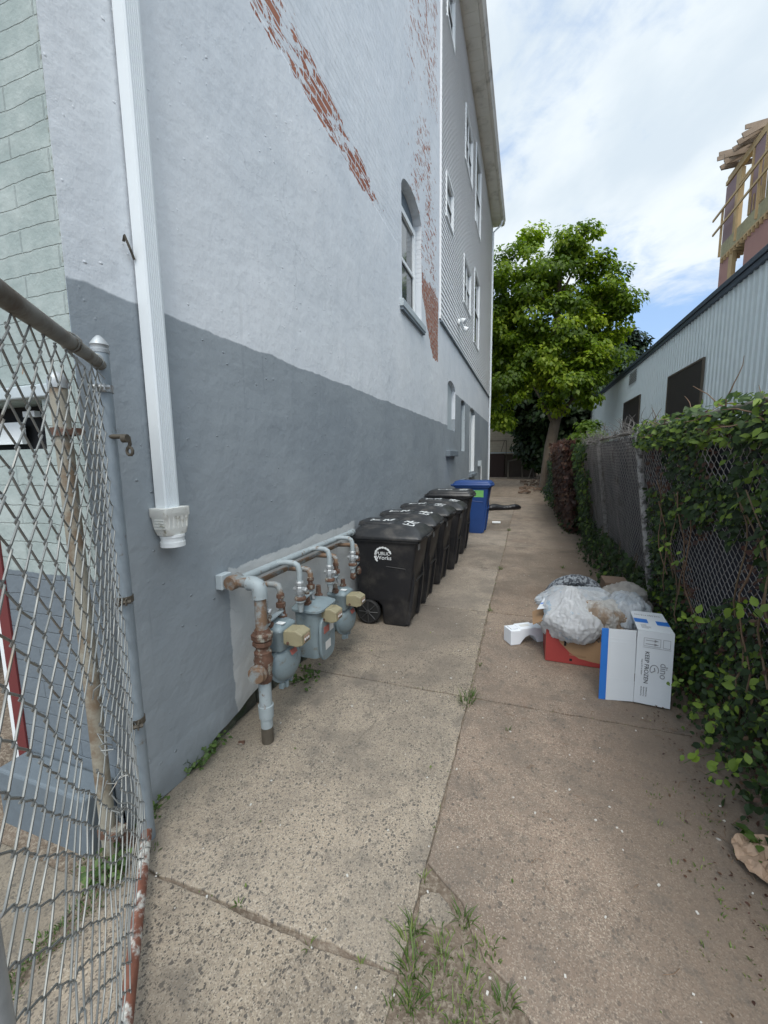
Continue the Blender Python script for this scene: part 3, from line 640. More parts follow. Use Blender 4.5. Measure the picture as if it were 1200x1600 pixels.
sl_ = MB(); sl_.box(WX-.15, WX+.055, 5.70, 7.05, 3.775, 3.875); sl_.build('window_sill', M['sillwhite'], B, bevel=.008)
MB().box(WX-.10, WX+.045, 5.72, 7.03, 3.735, 3.773).build('sill_underside', M['sillgrey'], B)

# lap siding with real overlaps
WIN = [(11.44, 12.75, 9.15, 10.35), (8.90, 9.68, 6.55, 7.32), (13.62, 14.95, 8.80, 10.88), (11.40, 12.70, 5.75, 6.86), (13.62, 14.95, 5.30, 7.42), (8.90, 9.68, 10.05, 10.95), (16.6, 17.5, 6.2, 7.4), (16.6, 17.5, 9.4, 10.6)][:6]
sd = MB(); ysd = sorted({8.42, 19.62} | {q for h in WIN for q in h[:2]}); bh = .105
for a, b in zip(ysd, ysd[1:]):
    hs = [h for h in WIN if h[0] <= a and b <= h[1]]; k = 0; z = 4.40
    while z < 11.62:
        zt = min(z+bh, 11.62); segs = [(z, zt)]
        for h in hs:
            ns = []
            for c, d in segs:
                if d <= h[2] or c >= h[3]: ns.append((c, d)); continue
                if c < h[2]: ns.append((c, h[2]))
                if d > h[3]: ns.append((h[3], d))
            segs = ns
        for c, d in segs:
            xa = WX+.034-.020*(c-z)/bh; xb = WX+.034-.020*(d-z)/bh
            sd.add([(xa,a,c),(xa,b,c),(xb,b,d),(xb,a,d)], [(0,1,2,3)])
            if c == z: sd.add([(WX+.012,a,c+.001),(WX+.012,b,c+.001),(xa,b,c),(xa,a,c)], [(0,1,2,3)])
        z += bh
sd.build('lap_siding', M['siding'], B, fix=False)
MB().box(WX+.001, WX+.036, 8.40, 8.42, 4.42, 11.6).build('corner_board', M['siding'], B)
tr = MB(); tr.box(WX+.001, WX+.045, 19.62, 19.72, .25, 11.6); tr.build('corner_board', M['siding'], B)
MB().box(WX+.001, WX+.05, 8.43, 19.6, 4.365, 4.398).build('starter_strip', M['sillgrey'], B)
MB().box(WX-9, WX-.001, 19.7, 19.75, 0, 11.9).build('rear_wall', M['siding'], B)
for i, h in enumerate(WIN):
    o = sash_window(B, WX+.05, h, rec=.02, wood=.045, name='window', rail=.5 if i != 0 else .5, split=i in (0, 3))
    t = MB(); y0, y1, z0, z1 = h
    t.box(WX+.012, WX+.052, y0-.03, y0+.003, z0-.03, z1+.03); t.box(WX+.012, WX+.052, y1-.003, y1+.03, z0-.03, z1+.03)
    t.box(WX+.012, WX+.052, y0, y1, z1, z1+.03); t.box(WX+.012, WX+.058, y0, y1, z0-.03, z0); t.build('casing', M['white_vinyl'], o)
# eave: soffit panels, fascia, gutter, roof
sf = MB(); yv = 8.3
while yv < 19.9:
    sf.box(WX+.0, WX+.40, yv+.004, min(yv+.30, 19.9)-.004, 11.62, 11.64); sf.box(WX, WX+.4, yv-.004, yv+.004, 11.625, 11.642); yv += .30
sf.build('soffit', M['soffit'], B)
fa = MB(); prof = [(.40, 11.60), (.40, 11.86), (.55, 11.86), (.55, 11.80), (.52, 11.76), (.53, 11.70), (.49, 11.63), (.42, 11.60)]
fa.prism([(WX+px, 8.3, pz) for px, pz in prof], (0, 11.62, 0)); fa.build('gutter', M['fascia'], B, bevel=.004)
MB().box(WX+.385, WX+.398, 8.3, 19.9, 11.56, 11.9).build('fascia', M['soffit'], B)
MB().box(WX-9, WX+.46, 8.3, 19.92, 11.87, 11.92).build('roof', M['navy_trim'], B)
# rear downspout
t = MB(); t.tube([(WX+.45, 19.45, 11.62), (WX+.40, 19.45, 11.45), (WX+.08, 19.45, 11.2), (WX+.08, 19.45, 4.3), (WX+.06, 19.47, 3.2), (WX+.08, 19.42, 1.6), (WX+.07, 19.4, .5)], .04, 8)
t.build('rear_downspout', M['white_metal'], B, smooth=True)
MB().lathe((WX+.08, 19.4, 0), (0, 0, 1), [(0, .055), (.5, .055), (.5, .065), (.58, .065)], 10).build('drain_pipe', M['white_vinyl'], B, smooth=True)
# vent pipe low on the wall
v = MB(); v.box(WX, WX+.12, 15.6, 15.85, 1.36, 1.56); v.build('wall_box', M['sillwhite'], B, bevel=.01)
MB().tube([(WX+.06, 15.86, 1.52), (WX+.06, 16.15, 1.54), (WX+.06, 16.2, 1.48), (WX+.06, 16.2, .1)], .03, 8).build('vent_pipe', M['white_vinyl'], B, smooth=True)
# front, at right angles, cream painted
fc = MB(); X0 = -9
def fpan(a, b, c, d): fc.add([(a, 1.2, c), (b, 1.2, c), (b, 1.2, d), (a, 1.2, d)], [(0, 1, 2, 3)])
FW = (-2.62, -1.93, 1.76, 1.965)
fpan(FW[1], WX-.0005, .0, 12.1); fpan(FW[0], FW[1], FW[3], 12.1); fpan(-2.33, FW[1], 0., FW[2]); fpan(FW[0], -2.33, 1.50, FW[2]); fpan(X0, FW[0], 1.50, 12.1); fpan(X0, -3.6, 0., 1.5)
for a, b, c, d in ((FW[0], FW[1], FW[2], FW[3]),):
    fc.add([(b,1.2,c),(b,1.34,c),(b,1.34,d),(b,1.2,d)], [(0,1,2,3)]); fc.add([(a,1.2,c),(b,1.2,c),(b,1.34,c),(a,1.34,c)], [(0,1,2,3)]); fc.add([(a,1.2,d),(b,1.2,d),(b,1.34,d),(a,1.34,d)], [(0,1,2,3)])
fc.add([(-2.33,1.2,0),(-2.33,2.2,0),(-2.33,2.2,1.5),(-2.33,1.2,1.5)], [(0,1,2,3)]); fc.add([(-3.6,1.2,1.5),(-2.33,1.2,1.5),(-2.33,2.2,1.5),(-3.6,2.2,1.5)], [(0,1,2,3)])
fc.build('front_wall', M['facade'], B, fix=False)
MB().box(FW[0]-.05, WX-.12, 1.17, 1.198, 1.97, 2.02).build('lintel', M['sillwhite'], B, bevel=.005)
fwn = MB().box(FW[0], FW[1], 1.33, 1.36, FW[2], FW[3]).build('vent_opening', M['void'], B)
v = MB(); v.box(-2.6, -2.225, 1.28, 1.30, 1.79, 1.89); v.box(-2.19, -2.11, 1.275, 1.30, 1.91, 1.935); v.build('fan_housing', M['white_vinyl'], fwn)
MB().box(-2.33, -1.74, 1.06, 1.197, -.06, .27).build('plinth', M['plinth'], B, bevel=.012)
MB().box(-2.405, -2.332, 1.192, 1.27, .16, 1.498).build('door_frame', M['red_door'], B)
MB().box(-2.47, -2.406, 1.21, 1.29, .16, 1.498).build('door_trim', M['white_vinyl'], B)
rd = MB(); rd.box(-2.42, -2.345, 1.80, 1.88, .16, 1.49); rd.box(-3.6, -2.42, 1.80, 1.88, 1.42, 1.49); rd.build('door_frame', M['red_door'], B)
dd = MB().box(-3.5, -2.425, 1.84, 1.90, .16, 1.418).build('front_door', M['white_vinyl'], B)
MB().box(-12, WX-.4, 1.6, 19.6, 11.0, 11.1).build('ceiling', M['void'], B)

# near downspout, screwed to the wall
DS = empty('downspout', (WX, 1.55, 1.3), 'white ribbed metal downspout running down the painted wall into a dirty plastic adapter', 'drainpipe')
d = MB(); y0, y1 = 1.502, 1.598; prof = [(0, y0+.004), (.058, y0+.004)]
n = 7
for i in range(n):
    a = y0+.012+(y1-y0-.024)*i/n; b = y0+.012+(y1-y0-.024)*(i+1)/n; prof += [(.063, a), (.063, a+(b-a)*.55), (.0608, a+(b-a)*.7), (.0608, a+(b-a)*.9)]
prof += [(.058, y1-.004), (0, y1-.004)]
d.prism([(WX+.012+px, py, 1.46) for px, py in prof], (.0, 0, 8.0)); d.build('pipe', M['white_metal'], DS)
def rr(cx, cy, z, hx, hy, r, n=4):
    pts = []
    for qx, qy, a0 in ((1,1,0),(-1,1,90),(-1,-1,180),(1,-1,270)):
        for i in range(n+1):
            a = R(a0 + 90*i/n); pts.append((cx+qx*(hx-r)+r*math.cos(a), cy+qy*(hy-r)+r*math.sin(a), z))
    return pts
ad = MB(); cy = 1.55
ad.loft([rr(WX+.052, cy, 1.475, .053, .078, .012), rr(WX+.052, cy, 1.435, .053, .078, .012), rr(WX+.052, cy, 1.43, .050, .074, .014), rr(WX+.052, cy, 1.385, .050, .070, .02), rr(WX+.054, cy, 1.345, .048, .062, .03), rr(WX+.055, cy, 1.34, .047, .060, .045)])
ad.build('adapter', M['dirty_white'], DS, smooth=True)
rb = MB()
for i in range(5): MB().box(WX+.096, WX+.1045, cy-.056+i*.026, cy-.052+i*.026, 1.375, 1.432).build('rib', M['dirty_white'], DS)
for i in range(4): MB().box(WX+.03, WX+.09, cy-.0775, cy-.068, 1.377+i*.014, 1.381+i*.014).build('rib', M['dirty_white'], DS)
MB().lathe((WX+.056, cy, 1.342), (0,0,-1), [(0, .056), (.012, .057), (.013, .0535), (.035, .0535), (.036, .057), (.06, .057)], 24).build('collar', M['white_vinyl'], DS, smooth=True)
MB().tube([(WX+.01, 1.462, 2.66), (WX+.025, 1.455, 2.68), (WX+.03, 1.475, 2.63), (WX+.02, 1.50, 2.60)], .006, 6).build('bracket', M['dark_rust'], DS)

# floodlight on the siding
FL = empty('flood_light', (WX+.04, 10.66, 4.9), 'white twin-head floodlight fixed to the lap siding', 'floodlight')
MB().lathe((WX+.03, 10.62, 4.98), (1,0,0), [(0, .09), (.04, .085), (.05, .05)], 16).build('base_plate', M['white_vinyl'], FL, smooth=True)
for q, zz in ((-.16, 5.0), (.14, 4.9)):
    MB().tube([(WX+.08, 10.62, 4.98), (WX+.13, 10.62+q*.7, zz-.01), (WX+.15, 10.62+q, zz-.02)], .018, 6).build('arm', M['sillwhite'], FL)
    MB().lathe((WX+.12, 10.62+q, zz), (.7, q, -.5), [(0, .03), (.03, .045), (.12, .07), (.125, .06), (.126, .0)], 14).build('lamp_head', M['white_vinyl'], FL, smooth=True)

# ================================================================ gas pipes and meters
GP = empty('gas_pipe_manifold', (-1.43, 1.93, 0), 'pale blue painted gas pipe with rusty riser and curved branches along the wall', 'gas pipe')
MX, MZ = -1.615, .985
RX, RY = -1.44, 1.93
t = MB(); t.lathe((RX, RY, -.02), (0,0,1), [(0, .036), (.12, .036)], 18); t.build('riser_foot', M['rustrail'] if False else M['dark_rust'], GP, smooth=True)
MB().lathe((RX, RY, .10), (0,0,1), [(0, .036), (.06, .036), (.062, .043), (.14, .046), (.142, .038), (.30, .037)], 18).build('lower_riser', M['pipe_paint'], GP, smooth=True)
MB().lathe((RX, RY, .39), (0,0,1), [(0, .042), (.03, .05), (.05, .045), (.10, .052), (.14, .058), (.16, .05), (.19, .052), (.20, .04), (.23, .04)], 12).build('valve_body', M['rust'], GP, smooth=True)
MB().lathe((RX-.02, RY, .475), (.35, -1, -.1), [(0, .04), (.055, .05), (.06, .056), (.072, .056), (.074, .042), (.10, .042)], 16).build('valve_plug', M['pipe_old'], GP, smooth=True)
MB().lathe((RX, RY, .61), (0,0,1), [(0, .044), (.015, .058), (.035, .058), (.04, .048), (.05, .062), (.08, .064), (.09, .050), (.11, .042)], 8).build('union', M['rust'], GP)
MB().lathe((RX, RY, .70), (0,0,1), [(0, .035), (.235, .035)], 18).build('riser', M['pipe_old'], GP, smooth=True)
MB().tube([(RX, RY, .905), (RX, RY, .925), (RX, RY, .955), (RX-.012, RY, .978), (RX-.035, RY, .988), (RX-.07, RY, .988)], [.044, .043, .044, .044, .043, .044], 16).build('elbow', M['pipe_paint'], GP, smooth=True)
MB().tube([(RX-.06, RY, .988), (MX+.01, RY, .988)], .030, 14).build('cross_pipe', M['pipe_old'], GP, smooth=True)
MB().lathe((MX, RY-.045, .988), (0,1,0), [(0, .04), (.012, .045), (.09, .045), (.10, .036)], 14).build('tee', M['pipe_old'], GP, smooth=True)
MB().box(WX+.002, WX+.05, RY-.052, RY+.035, .945, 1.035).build('wall_plate', M['sillwhite'], GP, bevel=.005)
MB().tube([(MX, RY+.04, .988), (MX, 2.6, .985), (MX, 3.66, .98)], .0265, 14).build('main_pipe', M['pipe_paint'], GP, smooth=True)
MB().lathe((MX, 3.64, .98), (0,1,0), [(0, .034), (.05, .034), (.055, .028)], 12).build('main_cap', M['pipe_paint'], GP, smooth=True)
MB().tube([(MX-.045, 2.16, .90), (MX-.045, 3.5, .895)], .018, 10).build('rear_pipe', M['pipe_old'], GP, smooth=True)
def goose(y, xo=-1.455, zb=.86):
    MB().tube([(MX, y-.03, MZ), (MX+.03, y-.015, MZ+.012), (MX+.07, y, MZ+.012), (xo-.035, y+.01, MZ+.008), (xo-.012, y+.012, MZ-.008), (xo, y+.012, MZ-.04), (xo, y+.012, zb)], .020, 12).build('branch_pipe', M['pipe_paint'], GP, smooth=True)
    f = MB(); c = (xo, y+.012, zb)
    f.lathe(c, (0,0,-1), [(-.01, .024), (0, .03), (.02, .03), (.022, .022), (.035, .03), (.06, .033), (.08, .03), (.085, .024), (.10, .024)], 8)
    f.lathe((xo-.045, y+.012, zb-.05), (1,0,0), [(0, .016), (.09, .018), (.10, .012)], 8); f.build('gas_cock', M['galv'], GP)
    fl = MB().lathe((xo, y+.012, zb-.10), (0,0,-1), [(0, .032), (.008, .04), (.022, .04), (.026, .026)], 14); fl.build('swivel_nut', M['rust'], GP, smooth=True)
    MB().lathe((xo, y+.012, zb-.127), (0,0,-1), [(0, .036), (.010, .036), (.012, .026), (.05, .02), (.085, .016)], 12).build('meter_connection', M['pipe_paint'], GP, smooth=True)
def ret(y, xo=-1.47, zb=.80, capped=False):
    MB().tube([(MX-.04, y, .897), (xo-.04, y, .905), (xo-.012, y, .898), (xo, y, .87), (xo, y, zb)], [.018, .020, .021, .021, .017], 10).build('return_pipe', M['pipe_old'], GP, smooth=True)
    MB().lathe((xo, y, zb+.05), (0,0,-1), [(0, .022), (.005, .026), (.03, .026), (.034, .018), (.06, .018), (.062, .031), (.09, .031), (.095, .02)], 8).build('return_union', M['rust'], GP)
    if not capped: MB().tube([(xo, y, zb-.04), (xo, y+.005, zb-.08), (xo+.015, y+.01, zb-.12)], .014, 8).build('return_nipple', M['galv'], GP, smooth=True)
for y, yr, cp in ((1.965, 2.18, False), (2.385, 2.57, False), (2.84, 3.0, False), (3.30, 3.44, True)):
    goose(y, zb=.86 if not cp else .87); ret(yr, capped=cp)
    b = MB(); z = .73; b.prism([(-1.475, y-.02, z-.012), (-1.435, y-.02, z-.012), (-1.455, yr+.03, z-.004), (-1.49, yr+.03, z-.004)], (0, 0, .014)); b.build('meter_bar', M['pipe_paint'], GP, bevel=.004)
    if cp:
        for q, zz in ((y+.012, .66), (yr, .67)): MB().lathe((-1.455, q, zz), (0,0,-1), [(-.03, .016), (0, .026), (.03, .026), (.045, .012)], 6).build('plug', M['rust'], GP)

def index_box(c, root, s=1.):
    x, y, z = c; b = MB()
    pr_ = [(-.045*s, -.055*s), (.07*s, -.062*s), (.115*s, -.045*s), (.115*s, .035*s), (.06*s, .060*s), (-.045*s, .050*s)]
    b.prism([(x+px, y-.065*s, z+pz) for px, pz in pr_], (0, .13*s, 0)); o = b.build('index_box', M['index'], root, bevel=.008)
    MB().box(x+.1155*s, x+.119*s, y-.038*s, y+.038*s, z-.03*s, z+.02*s).build('index_window', M['kraft'], o, bevel=.002)
    for q in (-.025, 0, .025): MB().lathe((x+.1185*s, y+q*s, z-.008*s), (1, 0, 0), [(0, .009*s), (.0015, .009*s)], 12).build('dial', M['white_vinyl'], o)
    MB().box(x+.119*s, x+.1205*s, y-.03*s, y+.03*s, z-.027*s, z-.020*s).build('reading_strip', M['ink'], o)
    MB().lathe((x-.0, y-.066*s, z-.03), (0,-1,0), [(0, .009), (.008, .009)], 8).build('screw', M['rust'], o)
def round_meter(c, label, cat):   # c: centre of the round diaphragm housing
    x, y, z = c; r = empty('gas_meter', (x, y, z-.17), label, cat, 'gas meters on the side wall')
    prof = [(-.11, .03), (-.105, .08), (-.08, .10), (-.03, .11), (-.008, .112), (-.006, .126), (.010, .126), (.012, .112), (.030, .102), (.046, .07), (.052, .03), (.053, .002)]
    m_ = MB().lathe((x, y, z), (1, -.30, 0), prof, 32)
    st_ = MB()
    for q in (-1, 0, 1): st_.box(x-.012, x+.018, y+q*.05-.012, y+q*.05+.012, z-.165+abs(q)*.015, z-.12)
    m_.build('diaphragm_housing', M['meter'], r, smooth=True); st_.build('lug', M['meter'], r, bevel=.003)
    b = MB(); b.loft([rr(x-.045, y, z+.105, .075, .085, .03), rr(x-.045, y, z+.12, .082, .092, .03), rr(x-.045, y, z+.225, .082, .092, .03), rr(x-.045, y, z+.235, .088, .098, .03), rr(x-.045, y, z+.25, .085, .095, .03), rr(x-.045, y, z+.27, .06, .07, .03)])
    b.build('valve_housing', M['meter'], r, smooth=True)
    index_box((x+.07, y-.005, z+.195), r, .85)
    t = MB(); t.xf(Matrix.Identity(4)); t.obox((x+.066, y+.005, z+.085), (.0015, 0, -.0005), (0, .032, 0), (-.007, 0, .014)); t.build('label_plate', M['red_label'], r)
    MB().box(x-.02, x+.03, y-.05, y-.015, z+.272, z+.276).build('sticker', M['white_vinyl'], r)
    for q in (-.075, .075): MB().lathe((x-.05, y+q, z+.26), (0,0,1), [(0, .03), (.02, .03), (.022, .022), (.07, .018)], 8).build('swivel_union', M['rust'], r)
round_meter((-1.42, 2.12, .42), 'grey round-bodied gas meter with tan index box, nearest to the tall rusty riser', 'gas meter')
round_meter((-1.42, 3.05, .34), 'grey round-bodied gas meter with tan index box, beside the black bin wheel', 'gas meter')
def box_meter(c):
    x, y, z = c; r = empty('gas_meter', (x, y, z-.2), 'grey upright box-shaped gas meter with flat bolted lid and white sticker, middle one of three', 'gas meter', 'gas meters on the side wall')
    b = MB(); b.loft([rr(x-.05, y, z-.20, .05, .07, .04, 5), rr(x-.05, y, z-.18, .09, .11, .05, 5), rr(x-.05, y, z+.18, .10, .135, .05, 5)]); b.build('body', M['meter'], r, smooth=True)
    b = MB(); b.loft([rr(x-.045, y, z+.18, .125, .155, .06, 5), rr(x-.045, y, z+.195, .125, .155, .06, 5), rr(x-.05, y, z+.215, .10, .12, .05, 5), rr(x-.05, y, z+.235, .05, .07, .04, 5)]); b.build('lid', M['meter'], r, smooth=True)
    bo = MB()
    for i in range(14):
        a = 2*math.pi*i/14; bo.lathe((x-.045+.112*math.cos(a), y+.14*math.sin(a), z+.172), (0,0,1), [(0, .008), (.03, .008)], 6)
    bo.build('bolt', M['meter'], r)
    pl = [(x+.045, y+.112*math.copysign(abs(math.cos(a))**.6, math.cos(a)), z-.04+.17*math.copysign(abs(math.sin(a))**.6, math.sin(a))) for a in [2*math.pi*i/28 for i in range(28)]]
    MB().prism(pl, (.022, 0, 0)).build('front_cover', M['meter'], r, bevel=.006)
    MB().box(x+.0675, x+.070, y-.07, y+.01, z+.0, z+.05).build('label_plate', M['red_label'], r)
    MB().box(x+.0675, x+.0705, y+.02, y+.08, z-.01, z+.10).build('sticker', M['paper_label'], r)
    MB().box(x+.0675, x+.069, y-.05, y+.03, z-.13, z-.07).build('plate', M['paper_label'], r)
    index_box((x+.07, y-.01, z+.14), r, .85)
    for q in (-.085, .085): MB().lathe((x-.05, y+q, z+.22), (0,0,1), [(0, .032), (.02, .032), (.022, .022), (.09, .018)], 8).build('swivel_union', M['rust'], r)
box_meter((-1.42, 2.60, .44))
# ================================================================ wheeled bins
def rrx(x0, x1, hy, z, r=.03, n=3, dz=None):
    p = rr((x0+x1)/2, 0, z, (x1-x0)/2, hy, r, n)
    return p
def make_bin(body, lidm, flat=False, recycle=False):
    root = empty('wheeled_bin', (0, 0, 0))
    b = MB()
    b.loft([rrx(-.03, .215, .205, 0), rrx(-.04, .22, .21, .02), rrx(-.05, .245, .222, .20), rrx(-.10, .25, .225, .25), rrx(-.285, .255, .228, .275), rrx(-.30, .275, .235, .45),
            rrx(-.315, .325, .258, .80), rrx(-.32, .34, .265, .875), rrx(-.345, .365, .288, .88), rrx(-.345, .365, .288, .925)])
    bo = b.build('body', body, root, smooth=True, bevel=.0)
    # moulded side panels and front ribs
    s_ = MB()
    for q in (-1, 1):
        def side(x, z, o): 
            hy = np.interp(z, [0, .25, .45, .8], [.205, .225, .235, .258]); return (x, q*(hy+o), z)
        MB().tube([side(.02, .625, .0), side(.22, .61, .0), side(.225, .58, .0)], .006, 5).build('side_moulding', body, bo)
        MB().tube([side(-.17, .66, .0), side(-.165, .30, .0)], .004, 5).build('side_moulding', body, bo)
    for q in (-1, 1):
        pl = []
        for z, xf in ((.02, .215), (.20, .243), (.45, .270), (.62, .297)): pl.append((xf, z))
        poly = [(x_-.01, q*.155, z_) for x_, z_ in pl] + [(x_+.03*min(1, (.62-z_)*8), q*.155, z_) for x_, z_ in reversed(pl)]
        MB().prism(poly, (0, q*.052, 0)).build('front_rib', body, bo)
    MB().tube([(.285, -.15, .47), (.30, -.15, .47), (.30, .15, .47), (.285, .15, .47)], .009, 8).build('lift_bar', M['tyre'] if not recycle else body, root)
    l = MB()
    if not flat:
        l.loft([rrx(-.365, .385, .303, .905, .04), rrx(-.37, .392, .308, .925, .045), rrx(-.36, .385, .300, .94, .05), rrx(-.34, .375, .285, .955, .06), rrx(-.33, .365, .272, .965, .06), rrx(-.31, .33, .235, 1.0, .08), rrx(-.28, .26, .18, 1.030, .09), rrx(-.24, .17, .11, 1.045, .08)])
    else:
        l.loft([rrx(-.365, .385, .303, .905, .04), rrx(-.37, .392, .308, .93, .045), rrx(-.36, .38, .298, .94, .045), rrx(-.355, .375, .292, .965, .045), rrx(-.34, .355, .276, .97, .045), rrx(-.335, .345, .27, .99, .05), rrx(-.30, .30, .23, 1.005, .05)])
    lo = l.build('lid', lidm, root, smooth=True)
    r_ = MB()
    if not flat:
        r_.loft([rrx(-.33, .08, .15, 1.015, .05), rrx(-.32, .06, .14, 1.050, .05), rrx(-.30, .03, .12, 1.060, .05)])
        r_.build('lid_ridge', lidm, lo, smooth=True)
    MB().box(.37, .41, -.09, .09, .91, .925).build('lid_grip', lidm, lo)
    h = MB(); h.tube([(-.34, -.20, .90), (-.40, -.20, .915), (-.415, -.17, .92), (-.415, .17, .92), (-.40, .20, .915), (-.34, .20, .90)], .014, 8); h.build('handle', lidm, root, smooth=True)
    for q in (-1, 1):
        wz = .13; wx_ = -.185; yw = q*.225
        ty = MB(); ty.lathe((wx_, yw-q*.028, wz), (0, q, 0), [(0, .108), (.006, .125), (.015, .13), (.04, .13), (.05, .125), (.054, .112), (.044, .108), (.044, .10)], 28)
        wo = ty.build('wheel', M['tyre'], root, smooth=True)
        hb = MB()
        for i in range(8):
            a = 2*math.pi*i/8; hb.tube([(wx_+.018*math.cos(a), yw+q*.026, wz+.018*math.sin(a)), (wx_+.105*math.cos(a), yw+q*.018, wz+.105*math.sin(a))], .006, 5)
        hb.lathe((wx_, yw, wz), (0, q, 0), [(0, .02), (.03, .02), (.034, .012)], 10); hb.build('hub', M['hub'], wo)
    MB().tube([(-.185, -.22, .13), (-.185, .22, .13)], .011, 6).build('axle', M['galv'], root)
    return root
def strokes(mb, segs, f, wd=.008):
    for s in segs:
        pts = [f(*q) for q in s]
        for a, b in zip(pts, pts[1:]): mb.beam(a, b, wd, .0016)
def bin_marks(root, seed, flat=False):
    rd_ = random.Random(seed); lid = [c for c in root.children if c.name.startswith('lid')][0]
    def top(u, v):   # surface of the domed lid at local x, y
        if flat: return (u, v, 1.0075 if u < .29 else 1.0)
        z = np.interp(u, [-.3, -.24, .17, .26, .33, .37], [1.061, 1.062, 1.047, 1.032, 1.0015, .966]); 
        zy = np.interp(abs(v), [0, .11, .18, .235, .272], [1.06, 1.047, 1.032, 1.0025, .967]); return (u, v, min(z, zy)+.0015)
    mb = MB(); J = lambda a: a + rd_.uniform(-.008, .008)
    for k in range(3):      # brushed figures near the front edge, read from the alley
        v0 = -.13 + k*.085
        segs = [[(J(.16), J(v0)), (J(.27), J(v0))], [(J(.27), J(v0)), (J(.27), J(v0+.05))], [(J(.21), J(v0)), (J(.21), J(v0+.055))]] if k != 1 else [[(J(.16), J(v0)), (J(.16), J(v0+.05))], [(J(.16), J(v0+.05)), (J(.26), J(v0))], [(J(.26), J(v0)), (J(.27), J(v0+.05))]]
        strokes(mb, segs, top, .020)
    o = mb.build('painted_number', M['white_paint'], lid)
    mb = MB()
    tp = (lambda u, v: (u, v, 1.0625)) if not flat else top
    strokes(mb, [[(J(-.20), J(-.10)), (J(-.20), J(.0))], [(J(-.20), J(-.05)), (J(-.10), J(-.05))], [(J(-.06), J(-.09)), (J(-.06), J(.02))], [(J(-.06), J(.02)), (J(.0), J(-.06))], [(J(.0), J(-.06)), (J(.01), J(.05))]], tp, .024)
    mb.build('painted_letters', M['white_paint'], lid)
def side_logo(root):
    body = [c for c in root.children if c.name.startswith('body')][0]
    def on(x, z): hy = np.interp(z, [.45, .8, .875], [.235, .258, .265]); return (x, -(hy+.0022), z)
    mb = MB(); cx, cz = -.01, .735
    pts = [on(cx+.085*math.cos(a), cz+.085*math.sin(a)) for a in [R(15+i*10) for i in range(0, 22)]]
    for i, (a, b) in enumerate(zip(pts, pts[1:])):
        if i % 2 == 0 or True: mb.beam(a, b, .0016, .020 if i % 2 else .014, (0, 0, 1))
    mb.build('logo_ring', M['white_paint'], body)
    F = frame(on(cx, cz+.022), (1, 0, 0), (0, .06, 1)); text_obj('logo_text', 'PUBLIC', .046, M['white_paint'], body, F)
    F = frame(on(cx+.006, cz-.022), (1, 0, 0), (0, .06, 1)); text_obj('logo_text', 'Works', .058, M['white_paint'], body, F, ext=.0012)
bin_a = make_bin(M['black_plastic'], M['black_lid'])
side_logo(bin_a)
fl = MB().box(.338, .3405, -.21, -.13, .80, .86); 
fl.build('serial_plate', M['label_grey'], bin_a)
bin_b = make_bin(M['black_plastic'], M['black_lid'], flat=True)
bin_c = make_bin(M['blue_plastic'], M['blue_plastic'], flat=True, recycle=True)
lo = [c for c in bin_c.children if c.name.startswith('body')][0]
k = MB()
def onf(x, z): hy = np.interp(z, [.45, .8, .875], [.235, .258, .265]); return (x, -(hy+.002), z)
for a, b, mat in ((-.14, -.03, 'green_sticker'), (-.03, .06, 'cyan_sticker'), (.06, .24, 'green_sticker')):
    q = MB(); q.add([onf(a, .70), onf(b, .70), onf(b, .83), onf(a, .83)], [(0, 1, 2, 3)]); q.build('sticker', M[mat], lo, fix=False)
labels = ['black wheeled bin with round white logo on its side, next to the gas meters', 'second black wheeled bin from the gas meters, white painted numbers on domed lid',
          'third black wheeled bin from the gas meters, squeezed in the middle of the row', 'fourth black wheeled bin from the gas meters, before the flat-lidded one']
BG = 'wheeled bins lined up against the wall'
spots = [(-1.315, 4.02, 0), (-1.32, 4.70, .02), (-1.30, 5.48, -.015), (-1.245, 6.26, .02)]
bins = []
for i, (bx, by, rz) in enumerate(spots):
    o = bin_a if i == 0 else copy_tree(bin_a); o.location = (bx, by, .002); o.rotation_euler.z = rz; bins.append(o)
    tag(o, labels[i], 'wheeled bin', BG)
tag(bin_b, 'tall black wheeled bin with flat stepped lid, beside the blue bin', 'wheeled bin', BG); bin_b.location = (-1.27, 7.35, .002); bin_b.scale = (1.06, 1.05, 1.12)
tag(bin_c, 'blue wheeled recycling bin with green and white sticker', 'wheeled bin', BG); bin_c.location = (-1.13, 9.45, .002); bin_c.scale = (1.13, 1.0, 1.17); bin_c.rotation_euler.z = -.05
bpy.context.view_layer.update()
def marks_world(root, seed, flat=False):
    l0 = root.location.copy(); root.location = (0, 0, 0); bin_marks(root, seed, flat); root.location = l0
for i, o in enumerate(bins): marks_world(o, 11+i)
def tip_lid(root, deg):
    pz = Vector((-.38, 0, .92)); Rm_ = Matrix.Rotation(R(-deg), 4, 'Y')
    for c_ in root.children:
        if c_.name.startswith('lid'): c_.matrix_local = Matrix.Translation(pz) @ Rm_ @ Matrix.Translation(-pz)
tip_lid(bins[1], 1.6); tip_lid(bins[2], 2.6); tip_lid(bins[3], .8)
marks_world(bin_b, 31, True)

